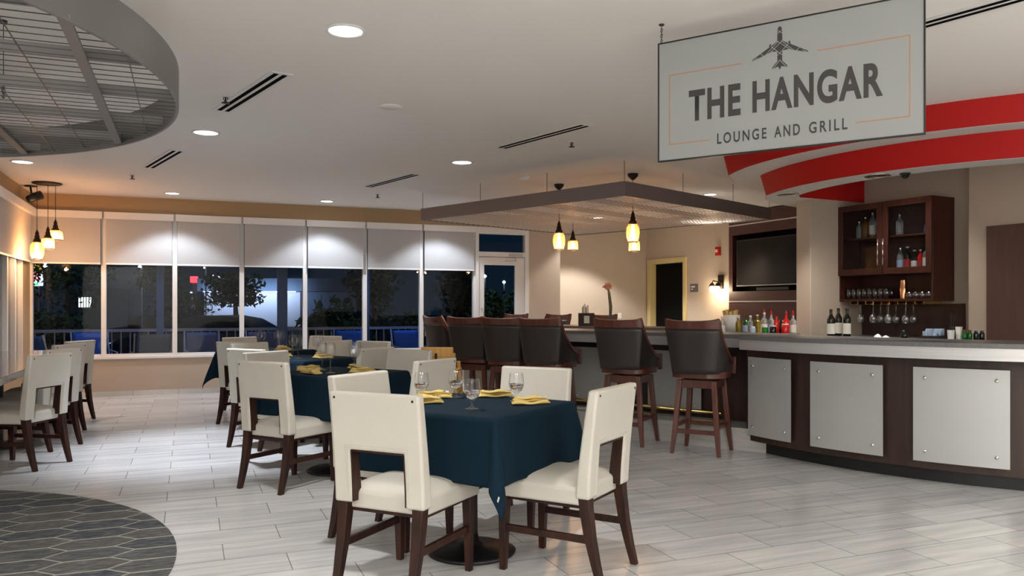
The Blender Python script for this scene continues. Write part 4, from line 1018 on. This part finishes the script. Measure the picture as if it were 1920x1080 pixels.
# spirits in front of screen wall
SPIR = [(1354,'clearb',.034,.20,'chrome','label',None,'small clear bottle at the left end'),(1371,'blueb',.045,.215,'black','bluelabel','black','wide pale blue bottle with black pourer'),(1384,'oil',.030,.20,'white',None,None,'slim yellowish bottle with white cap'),
 (1399,'greenglass',.040,.21,'black','bluelabel',None,'bright green bottle with pale blue label'),(1407,'clearb',.03,.215,'white',None,None,'slim clear bottle behind the green one'),(1420,'oil',.046,.225,'white',None,None,'squat golden liquid bottle'),
 (1433,'clearb',.036,.25,'white','label','redliq','tall clear bottle with red pourer'),(1446,'clearb',.033,.24,'redliq','bluelabel','redliq','clear bottle with red neck and pourer'),(1456,'redliq',.030,.21,'redliq',None,None,'slim red bottle'),
 (1464,'darkglass',.030,.20,'black',None,None,'short dark bottle'),(1474,'redliq',.040,.235,'redliq',None,'redliq','tall red bottle with red pourer'),(1487,'clearb',.036,.235,'redliq','label','redliq','clear bottle beside the wall end')]
for i,(px,g,R,H,cp,lb_,pr,lb) in enumerate(SPIR):
    u = (px-960)/FPX; nn_ = 1.80+.13*(i%2)
    # intersect sight line with the counter line at offset nn_
    P0 = WB(0,nn_); s = (u*P0.y-P0.x)/(bS.x-u*bS.y); q = WB(s,nn_,.955)
    bottle('liquor_bottle',lb+' on the counter below the screen',tuple(q),g,R,H,.012,cp,lb_,pr,grp='liquor bottles below the screen')
for px,g,R,H,lb in ((1410,'bluelabel',.03,.085,'pale blue box'),(1433,'greenglass',.032,.09,'low green jar'),(1448,'darkglass',.035,.10,'low dark jar'),(1471,'redliq',.042,.12,'low red jar')):
    u = (px-960)/FPX; P0 = WB(0,1.70); s = (u*P0.y-P0.x)/(bS.x-u*bS.y); q = WB(s,1.72,.955)
    t = thing('mixer_jar',lb+' in front of the liquor bottles',('jar'),tuple(q),0,'mixer jars before the bottles'); MB().lathe([(0,0),(R*.95,0),(R,.01),(R,H*.85),(R*.8,H),(0,H)],20).build('jar_body',g,t,smooth='auto'); MB().lathe([(R*.82,H),(R*.82,H+.012),(0,H+.012)],20).build('lid','white',t,smooth='auto')
# bottles in the cabinet
CBT = [(.14,2.004,'clearb',.032,.19,None,'slim clear bottle'),(.22,2.004,'amber',.042,.23,None,'amber spirit bottle'),(.31,2.004,'clearb',.036,.27,'label','tall clear bottle'),(.40,2.004,'clearb',.03,.25,None,'slim tall clear bottle'),(.63,2.004,'clearb',.036,.22,None,'faceted clear bottle'),(.95,2.004,'blueb',.045,.12,None,'small round decanter')]
for i,(x,z,g,R,H,lb_,lb) in enumerate(CBT): bottle('cabinet_bottle',lb+' on the upper cabinet shelf',CB(x,.15,z),g,R,H,.012,'chrome',lb_,None,grp='bottles on the upper cabinet shelf')
CB2 = [(.43,'amber',.033,.20,'label','short amber bottle left of the door handles'),(.63,'clearb',.034,.25,'bluelabel','pale labelled bottle'),(.71,'darkglass',.036,.26,'redlabel','dark bottle with white neck and red label'),(.79,'darkglass',.033,.22,'label','dark short bottle'),(.86,'redliq',.034,.22,'redlabel','red labelled bottle'),(.94,'clearb',.05,.27,'label','large clear bottle with cream label'),(1.03,'darkglass',.034,.26,None,'dark bottle at the right side')]
for x,g,R,H,lb_,lb in CB2: bottle('cabinet_bottle',lb+' on the lower cabinet shelf',CB(x,.16,ZM+.012),g,R,H,.013,'white' if g == 'darkglass' else 'chrome',lb_,None,grp='bottles on the lower cabinet shelf')
ORD = ['first','second','third','fourth','fifth','sixth','seventh','eighth']
tum = MB().lathe([(0,0),(.026,0),(.031,.12),(.029,.12),(.0245,.006),(0,.006)],18,cap=False).build('tumbler','tumglass',None,smooth=True); tag(tum,'x','glass')
for k in range(8):
    for r_ in range(2): place(tum,CB(.075+.066*k,.07+.08*r_,Z0+.025),0,ORD[k]+' tall clear tumbler from the left in the '+('front','rear')[r_]+' row of the cabinet niche','tumblers in the open niche')
low = MB().lathe([(0,0),(.024,0),(.034,.03),(.034,.07),(.032,.07),(.032,.03),(.022,.006),(0,.006)],18,cap=False).build('rocks_glass','tumglass',None,smooth=True); tag(low,'x','glass')
for k in range(4):
    for r_ in range(2): place(low,CB(.80+.072*k,.07+.085*r_,Z0+.025),0,ORD[k]+' low round glass from the left, '+('front','rear')[r_]+' row right of the copper shaker','low glasses in the open niche')
for k,(x,z,h_) in enumerate(((.70,0,.11),(.71,.11,.0))):
    pass
sh = thing('cocktail_shaker','copper cocktail shaker in the open cabinet niche','shaker',CB(.71,.10,Z0+.025)); MB().lathe([(0,0),(.032,0),(.040,.10),(.036,.11),(.030,.19),(.02,.20),(0,.20)],22).build('shaker_body','copper',sh,smooth='auto')
hg = MB().lathe([(0,0),(.034,0),(.034,-.003),(.008,-.008),(.004,-.02),(.004,-.085),(.012,-.10),(.034,-.125),(.040,-.155),(.031,-.20),(.030,-.20),(.038,-.155),(.032,-.127),(.008,-.104),(0,-.102)],20,cap=False).build('hanging_wine_glass','tumglass',None,smooth=True); tag(hg,'x','glass')
for k,(x,y) in enumerate(((.37,.08),(.37,.2),(.37,.3),(.56,.07),(.56,.19),(.75,.08),(.75,.2),(.18,.12))):
    place(hg,CB(x,y,Z0-.0265),0,'upside down wine glass, '+('front of the second rail','middle of the second rail','rear of the second rail','front of the third rail','rear of the third rail','front of the rightmost filled rail','rear of the rightmost filled rail','alone on the leftmost rail')[k]+' under the cabinet','wine glasses hanging under the cabinet')

# items on the back bar, right
def onBB(px, D): u = (px-960)/FPX; return (u*D,D,.955)
t = thing('napkin_mound','white folded paper napkins in a small heap on the back bar','paper napkins',onBB(1654,7.55)); MB().lathe([(0,.06),(.02,.05),(.045,.02),(.065,0)],5,c=(-.04,0,0)).lathe([(0,.045),(.03,.03),(.065,0)],5,c=(.045,.02,0)).build('paper_fold','white',t)
t = thing('snow_globe_jar','small round dark jar on the back bar','jar',onBB(1695,7.4)); MB().lathe([(0,0),(.022,0),(.032,.03),(.030,.06),(.016,.08),(.014,.10),(0,.10)],18).build('jar_body','darkglass',t,smooth=True)
t.name = 'round_jar'
for px,D,R,H,lb in ((1783,7.15,.030,.105,'short white paper cup stack'),(1798,7.15,.028,.135,'tall white paper cup stack')):
    t = thing('cup_stack',lb+' on the back bar','cups',onBB(px,D)); MB().lathe([(0,0),(R*.85,0),(R,H*.9),(R*1.05,H),(0,H)],20).build('cups','porc',t,smooth='auto')
t = thing('straw_holder','black holder with stirrers on the back bar beside the white cups','holder',onBB(1786,7.32)); MB().cyl((0,0,0),.03,.13,14).build('holder_body','black',t,smooth='auto')
m = MB()
for k in range(8): a = k*PI/4; m.tube([(.012*math.cos(a),.012*math.sin(a),.02),(.028*math.cos(a),.028*math.sin(a),.24+.01*(k%3))],.002,5)
m.build('stirrers','black',t)
t = thing('bar_caddy','dark bar caddy with folded blue and white packets on the back bar','caddy',onBB(1752,7.3)); MB().b2((-.10,-.05,0),(.10,.05,.05)).build('tray','black',t,bevel=.004)
m = MB()
for k in range(9): m.box((-.08+.02*k,.01*(-1)**k,.065+.012*(k%3)),(.016,.06,.05),rz=.3*k)
m.build('packets','bluelabel',t)
for px,g,c_,lb in ((1809,'greenglass','redliq','left green bottle with red top'),(1818,'greenglass','redliq','right green bottle with red top'),(1830,'darkglass','bluelabel','left dark bottle with blue top'),(1841,'darkglass','bluelabel','right dark bottle with blue top')):
    bottle('small_bottle',lb+' at the right end of the back bar',onBB(px,7.1),g,.022,.11,.012,c_,None,None,grp='small bottles at the right end of the back bar')
# items on the far bar top
q = WB(2.77,1.70,ZC); t = thing('utensil_caddy','dark caddy with a cream label holding black utensils on the far bar top','caddy',tuple(q),0)
MB().b2((-.10,-.06,0),(.10,.06,.012)).b2((-.10,-.06,.012),(-.09,.06,.165)).b2((.09,-.06,.012),(.10,.06,.165)).b2((-.09,-.06,.012),(.09,-.05,.165)).b2((-.09,.05,.012),(.09,.06,.165)).build('caddy_box','wood',t)
MB().b2((-.035,-.0625,.035),(.035,-.0601,.13)).build('label_card','label',t)
m = MB()
for k in range(7): m.tube([(-.05+.013*k,-.02+.01*(k%3),.02),(-.055+.012*k,-.02+.012*(k%3),.24+.015*(k%4))],.0045,6)
m.build('utensils','black',t)
q = WB(2.52,1.88,ZC); t = thing('flower_vase','slim glass vase with one drooping coral flower on the far bar top','vase',tuple(q),0)
MB().lathe([(0,0),(.03,0),(.032,.01),(.018,.10),(.02,.16),(.018,.16),(.014,.10),(.026,.012),(0,.01)],20,cap=False).build('vase_body','stemglass',t,smooth=True)
MB().tube([(0,0,.02),(.005,0,.25),(-.015,0,.42),(-.03,0,.50)],[.012,.022,.018,.006],8).build('stem','stem',t,smooth=True)
m = MB()
for k in range(9):
    a = k*2*PI/9; m.lathe([(0,0),(.014,.02),(.010,.05),(0,.06)],8,mtx=Matrix.Translation((-.03,0,.51))@Matrix.Rotation(a,4,'Y')@Matrix.Rotation(.3,4,'X'))
m.tube([(-.03,0,.51),(-.10,.0,.50)],[.012,.008],8)
m.build('blossom','petal',t,smooth=True)
q = WB(.85,1.93,.956); t = thing('napkin_basket','white basket of rolled gold napkins at the left end of the bottle counter','basket',tuple(q),.3)
MB().lathe([(0,0),(.06,0),(.09,.10),(.095,.22),(.09,.22),(.085,.10),(.055,.01),(0,.01)],20,cap=False).build('basket','white',t,smooth=True)
m = MB()
for k in range(9): a = k*.7; m.tube([(.04*math.cos(a),.04*math.sin(a),.05),(.075*math.cos(a)-.02,.075*math.sin(a),.255+.012*(k%3))],.016,8)
m.build('rolled_napkins','napkin',t,smooth=True)

# ------------------------------------------------------------------ screen wall
dwp = MB(); dwbox(dwp,2.53,5.3,0,2.78,.05,.001); 
tp = thing('wall_panelling','dark red mahogany wall panelling behind the screen with pale metal strips','wall panel',(0,0,0))
m = MB(); dwbox(m,2.53,2.62,.0,2.80,.10,.002); dwbox(m,2.62,5.3,0,1.52,.10,.002); dwbox(m,2.62,5.3,2.45,2.80,.10,.002); m.build('panel','mahogpanel',tp)
m = MB(); dwbox(m,2.62,5.3,1.52,2.45,.012,.002); m.build('recess_back','void',tp)
for z in (1.345,2.60):
    m = MB(); dwbox(m,2.53,5.3,z,z+.018,.108,.1); m.build('metal_strip','steel',tp)
tv = thing('television','black flat screen television switched off in the mahogany wall recess','television',tuple(DW(0,0,0)))
tv.location = (0,0,0)
m = MB(); dwbox(m,2.72,4.35,1.60,2.36,.10,.04); m.build('screen_housing','black',tv)
m = MB(); dwbox(m,2.74,4.33,1.625,2.34,.103,.1005); m.build('screen','tvscreen',tv)
m = MB(); dwbox(m,2.72,4.35,1.606,1.616,.106,.1005); m.build('bezel_strip','steel',tv)
m = MB(); dwbox(m,3.2,3.9,1.53,1.575,.11,.03); tag(m.build('sound_bar','black',None),'narrow black sound bar below the television in the recess','sound bar')
# fire alarm, plaque, sconce, switch
RD = RDW
def onDW(px, out, z): 
    u = (px-960)/FPX; n = Vector((DWd.y,-DWd.x,0)); P0 = DW0+n*out; s = (u*P0.y-P0.x)/(DWd.x-u*DWd.y); q = P0+DWd*s; return (q.x,q.y,z)
zz = lambda px,py: EYE+(HOR-py)*onDW(px,0,0)[1]/FPX
t = thing('fire_alarm','red fire alarm strobe on the wall left of the screen','fire alarm',onDW(1348,.0,zz(1348,471)),RD)
MB().b2((-.055,-.04,-.075),(.055,-.001,.075)).build('alarm_body','redliq',t,bevel=.006); MB().b2((-.04,-.052,-.02),(.02,-.041,.03)).build('strobe_lens','white',t,bevel=.004)
t = thing('room_plaque','small grey plaque with pale lettering right of the dark door','sign',onDW(1302,.0,zz(1302,540)),RD)
MB().b2((-.11,-.01,-.07),(.11,-.001,.07)).build('plaque_plate','greybird',t,bevel=.002); MB().b2((-.08,-.012,.01),(.03,-.0105,.035)).b2((-.08,-.012,-.03),(-.03,-.0105,-.01)).build('plaque_lettering','white',t)
t = thing('wall_sconce','dark bronze wall sconce with two bright clear bulbs left of the screen','wall lamp',onDW(1352,.0,zz(1352,535)),RD)
MB().b2((-.05,-.03,-.06),(.07,-.001,.18)).build('back_plate','bronze',t,bevel=.004)
for s in (-1,1):
    x = .01+s*.075; MB().tube([(0,-.03,.05),(x,-.12,.08),(x,-.14,.03)],.01).lathe([(.02,.04),(.05,.0),(.055,-.02),(.05,-.02),(.02,.02)],18,c=(x,-.14,0)).build('lamp_arm','bronze',t,smooth=True)
    MB().lathe([(0,-.13),(.03,-.11),(.042,-.07),(.03,-.03),(.02,-.01),(0,-.005)],18,c=(x,-.14,0)).build('bulb',M['filament2'] if 'filament2' in M else M.setdefault('filament2',mat('white hot bulb',(1,.9,.7),.5,emit=(1,.83,.58),estr=16)),t,smooth=True)
    l = lamp('sconce_light','POINT',(x,-.2,-.08),9,(1,.78,.5),shadow_soft_size=.04); l.parent = t
t = MB().b2((-.035,-.008,-.055),(.035,-.001,.055)).build('switch_plate','white',None,bevel=.002); 
u = (1162-960)/FPX; rd = Vector((2.65-.55,15.7-14.73,0)).normalized(); P0 = Vector((.55,14.73,0)); s = (u*P0.y-P0.x)/(rd.x-u*rd.y); q = P0+rd*s
t.location = (q.x,q.y,EYE-17*q.y/FPX); t.rotation_euler = (0,0,math.atan2(rd.y,rd.x)); tag(t,'small white wall plate on the light rear wall left of the dark door','wall plate')

# ------------------------------------------------------------------ outside
o = MB().prism([(-60,10.5),(60,-2),(60,120),(-60,120)],-.30,-.12).build('ground','asphalt'); 
bpy.data.objects.remove(o)
gp = [WA(-45,.17),WA(40,.17),WA(40,110),WA(-45,110)]
gp2 = [WL(0,-.17),WL(40,-.17),WL(40,-40),WL(-3,-40)]
o = MB().prism([(v.x,v.y) for v in gp],-.40,-.10).build('ground','asphalt'); o['kind'] = 'structure'; o.name = 'floor_outside'
def patio_chair(s, out, rz, label, m_='sling'):
    t = thing('patio_chair', label, 'patio chair', tuple(WA(s,out,-.1)), ROTA+rz, 'sling chairs on the dark patio')
    MB().grid(lambda u,v: (-.24+.48*u, .22+.16*v-.02*math.sin(v*PI), .42+.52*v),6,8).build('sling_back',m_,t,smooth=True,solid=.012)
    MB().grid(lambda u,v: (-.24+.48*u, -.25+.47*v, .44-.03*math.sin(v*PI)),6,6).build('sling_seat',m_,t,smooth=True,solid=.012)
    for sx_ in (-1,1):
        x = sx_*.27; MB().tube([(x,-.30,0),(x,-.27,.42),(x,.22,.42),(x,.40,.96)],.014).tube([(x,.35,0),(x,.2,.42)],.014).tube([(x,-.27,.42),(x,-.25,.64),(x,.27,.66)],.014).build('chair_frame','patiorail',t,smooth=True)
    return t
for s,out,rz,lb,mm_ in ((.05,1.0,2.6,'blue patio chair at the far left outside the corner window','sling'),(.62,1.75,.3,'bright blue patio chair outside the leftmost window','sling'),(1.45,1.3,3.3,'patio chair outside the second window','grysling'),(2.25,1.4,.1,'large grey blue patio chair outside the third window','grysling'),(3.25,1.3,.2,'dark patio chair outside the fourth window','grysling'),(4.6,1.4,-.2,'blue patio chair outside the fifth and sixth windows','sling'),(5.70,1.2,.15,'blue patio chair outside the last window','sling'),(6.5,1.4,-.1,'blue patio chair outside beside the glass door','sling')):
    patio_chair(s,out,rz,lb,mm_)
t = thing('patio_railing','grey metal patio railing with thin balusters outside the windows','railing',tuple(WA(0,2.9,-.1)),ROTA)
MB().b2((-6,-.03,.93),(9,.03,.98)).b2((-6,-.02,.10),(9,.02,.14)).build('rail','patiorail',t)
m = MB()
for k in range(100): x = -5.9+.145*k; m.b2((x-.01,-.01,.14),(x+.01,.01,.93))
ob = m.build('balusters','patiorail',t); ob['kind'] = 'stuff'
for s,r_,lb in ((1.55,.06,'round pale patio post outside the second window'),(3.60,.085,'dark square patio post outside the fourth window'),(5.15,.05,'slim bluish patio post outside the sixth window')):
    o = MB().b2((-r_,-r_,-.1),(r_,r_,3.2)).build('patio_post','bldgblue',None,bevel=.01); o.location = tuple(WA(s,2.6)); o.rotation_euler = (0,0,ROTA); tag(o,lb,'post','patio posts')
o = MB().wall(WA(-6,0),WA(9,0),3.0,3.15,3.4).build('porch_roof','bldgblue'); tag(o,'dark porch roof over the patio outside the windows','roof')
def tree(px, D, h, w_, zb, label, n=900, leaf='leaf', trunk=True, sz=.09, seed=1, grp='trees and bushes in the dark'):
    r = random.Random(seed); x = (px-960)/FPX*D; t = thing('tree' if trunk else 'bush', label, 'tree' if trunk else 'bush', (x,D,-.1), 0, grp)
    if trunk: MB().tube([(0,0,0),(.05,0,zb*.6),(0,0,zb+h*.5)],[.12,.09,.04],8).build('trunk','bark',t,smooth=True)
    m = MB()
    for k in range(n*2):
        while True:
            p = Vector((r.uniform(-1,1),r.uniform(-1,1),r.uniform(-1,1)))
            if .2 < p.length < 1: break
        lump = 1+.25*math.sin(5*math.atan2(p.y,p.x)+seed)+.2*math.sin(7*p.z+seed)
        c = Vector((p.x*w_*lump,p.y*w_*lump,zb+h/2+p.z*h/2*lump)); a = Vector((r.uniform(-1,1),r.uniform(-1,1),r.uniform(-1,1))).normalized()*sz; b = a.cross(Vector((r.uniform(-1,1),r.uniform(-1,1),1))).normalized()*sz*.5
        m.add([c-a,c+b,c+a,c-b],[(0,1,2,3)])
    m.build('foliage',leaf,t)
tree(125,27,2.6,1.5,1.5,'leafy green tree outside the leftmost window',1100,'leaf',seed=2)
tree(85,22,1.0,1.1,.2,'green bush low outside the leftmost window',500,'leaf',False,seed=3)
tree(300,30,1.9,.8,1.7,'dark tree outside the second window',900,'leaf2',seed=4)
tree(440,22,1.0,.7,1.35,'small leafy tree in front of the lit white building',700,'leaf2',seed=5,sz=.09)
tree(345,26,2.0,1.0,.1,'dark hedge at the left end of the white building',600,'leaf2',False,seed=6)
tree(622,17,1.0,.6,.4,'round green hedge outside the fifth window',800,'leaf',False,seed=7,sz=.1)
tree(700,20,2.4,.6,1.0,'green tree outside the sixth window',900,'leaf',seed=8)
tree(775,22,1.1,.55,.0,'dark bush outside the sixth window',600,'leaf2',False,seed=9)
tree(862,20,2.9,.5,.8,'tree outside the last window left of the glass door',900,'leaf',seed=10)
tree(935,22,1.9,1.0,.0,'dark green shrub behind the glass door',900,'leaf',False,seed=11)
# lit building
D = 55.0; X0, X1 = (383-960)/FPX*D, (668-960)/FPX*D
bl = thing('shop_building','low building with white lit brick wall and blue grey fascia across the street','building',((X0+X1)/2,D,-.1)); W2 = (X1-X0)/2
MB().b2((-W2,0,0),(-W2+6.6,4,2.4)).build('brick_wall','bldgwhite',bl); MB().b2((-W2+6.6,0.1,0),(W2,4,2.4)).build('side_wall','bldgblue',bl)
MB().b2((-W2-.3,-.5,2.42),(W2+.3,4,3.3)).build('fascia','bldgblue',bl)
MB().b2((-W2+.1,-.45,2.36),(-W2+6.4,-.38,2.44)).build('strip_light','coolstrip',bl)
lamp('building_wash','AREA',(X0+3.4,D-1.6,2.3),110,(.6,.72,1),rot=(math.radians(75),0,0),shape='RECTANGLE',size=6.5,size_y=.3)
def emis(name, label, cat, px0, px1, py0, py1, D, m_):
    x0, x1 = (px0-960)/FPX*D, (px1-960)/FPX*D; z0, z1 = EYE+(HOR-py1)*D/FPX, EYE+(HOR-py0)*D/FPX
    return ((x0+x1)/2, D, z0), (x1-x0)/2, z1-z0
def boxsign(name, label, cat, px0, px1, py0, py1, D, m_, pole=True):
    c, hw_, h_ = emis(name,label,cat,px0,px1,py0,py1,D,m_); t = thing(name,label,cat,c)
    MB().b2((-hw_,0,0),(hw_,.3,h_)).build('sign_box',m_,t,bevel=.05)
    if pole: MB().b2((-.08,.1,-c[2]-.1),(.08,.25,0)).build('pole','patiorail',t)
    return t, hw_, h_
t, hw_, h_ = boxsign('fuel_price_sign','tall lit fuel price sign with yellow top and red digits at far left','sign',57,76,507,536,45,'whitesign')
cu = bpy.data.curves.new('digits','FONT'); cu.body = '33'; cu.align_x = 'CENTER'; ot = bpy.data.objects.new('tmp',cu); COL.objects.link(ot); bpy.context.view_layer.update()
me = bpy.data.meshes.new_from_object(ot.evaluated_get(bpy.context.evaluated_depsgraph_get())); bpy.data.objects.remove(ot)
for v in me.vertices: v.co = (v.co.x*.42,-.03,v.co.y*.62+.3)
me.materials.clear(); me.materials.append(M['redneon']); od = bpy.data.objects.new('price_digits',me); COL.objects.link(od); od.parent = t
MB().b2((-hw_*.8,-.03,.04),(hw_*.6,0,.16)).build('green_strip','greensign',t)
MB().lathe([(0,0),(.30,.0),(.34,.22),(.26,.42),(.12,.52),(0,.52)],20,c=(0,.1,h_+.06)).build('sign_top','yelsign',t,smooth='auto')
boxsign('red_lit_sign','small red lit sign on a pole outside the third window','sign',356,369,518,530,60,'redneon')
boxsign('oval_lit_sign','small white lit oval sign above the white building','sign',398,414,515,524,60,'whitesign')
t, hw_, h_ = boxsign('lit_shop_window','small far shop front with white lit window bars','building',146,173,555,577,50,'black',False)
MB().b2((-hw_-.8,.31,-3),(hw_+.8,3,h_+.5)).build('shop_walls','bldgblue',t)
m = MB()
for k in range(5): m.b2((-hw_+.06+k*.17,-.03,.03),(-hw_+.15+k*.17,0,h_-.08))
m.build('lit_bars','litwin',t)
def street(px, py, D, label, r=.09):
    x = (px-960)/FPX*D; z = EYE+(HOR-py)*D/FPX; t = thing('street_lamp',label,'street lamp',(x,D,-.1),0,'street lamps beyond the windows')
    MB().tube([(0,.25,0),(0,.25,z+.15),(0,0,z+.2)],.05,6).build('pole','patiorail',t); MB().lathe([(0,-r),(r,-r*.4),(r,r*.4),(0,r)],10,c=(0,0,z+.1)).build('lamp_head','starlamp',t,smooth=True)
street(84,497,40,'bright street lamp outside the leftmost window',.12); street(262,500,50,'street lamp outside the second window'); street(383,502,50,'dim street lamp over the lit building',.05)
street(909,518,45,'left street lamp seen through the glass door'); street(945,529,50,'right street lamp seen through the glass door'); street(358,549,55,'low street lamp under the red sign',.06)
# parked car
cx0 = (385-960)/FPX*17; car = thing('parked_car','dark blue car parked behind the patio railing outside the third window','car',(cx0,17,-.25),math.radians(4))
prof = [(-1.75,.33),(-1.8,.68),(-1.5,.88),(-1.0,.95),(-.6,1.24),(-.2,1.33),(.6,1.34),(1.05,1.26),(1.5,.98),(1.8,.86),(1.82,.38)]
m = MB(); n_ = len(prof); rows = []
for j,(y,sc) in enumerate(((-.85,.94),(-.8,1),(.8,1),(.85,.94))):
    for x,z in prof: m.v.append((x*(sc if z > .5 else 1),y*(1 if z < 1.1 else .8),z*sc if z > .5 else z))
for j in range(3):
    for i in range(n_): k = (i+1)%n_; m.f.append((j*n_+i,j*n_+k,(j+1)*n_+k,(j+1)*n_+i))
m.f.append(tuple(range(n_))[::-1]); m.f.append(tuple(range(3*n_,4*n_)))
m.build('car_body','carpaint',car,bevel=.06,seg=2)
MB().add([(-.85,-.80,.97),(-.5,-.68,1.22),(.9,-.68,1.24),(1.25,-.80,.99)],[(0,3,2,1)]).build('side_window','carglass',car,solid=.02)
for x in (-1.1,1.1): MB().lathe([(0,-.1),(.32,-.1),(.33,.1),(0,.1)],24,mtx=Matrix.Translation((x,-.78,.33))@Matrix.Rotation(PI/2,4,'X')).build('wheel','black',car,smooth='auto')
# patio and street light
for s,out,p_,c_ in ((.6,1.9,16,(.25,.42,1)),(2.6,2.0,10,(.3,.45,1)),(5.9,1.9,22,(.16,.36,1))):
    q = WA(s,out,2.7); l = lamp('patio_lamp','SPOT',tuple(q),p_*3,c_,spot_size=math.radians(120),spot_blend=.8,shadow_soft_size=.1)
lamp('car_park_lamp','POINT',(-8,24,6),170,(.65,.8,1),shadow_soft_size=.3)
lamp('car_park_lamp','POINT',(-1,20,5.5),130,(.75,.95,.8),shadow_soft_size=.3)
lamp('car_park_lamp','POINT',(-18,24,6),190,(.75,.95,.85),shadow_soft_size=.3)
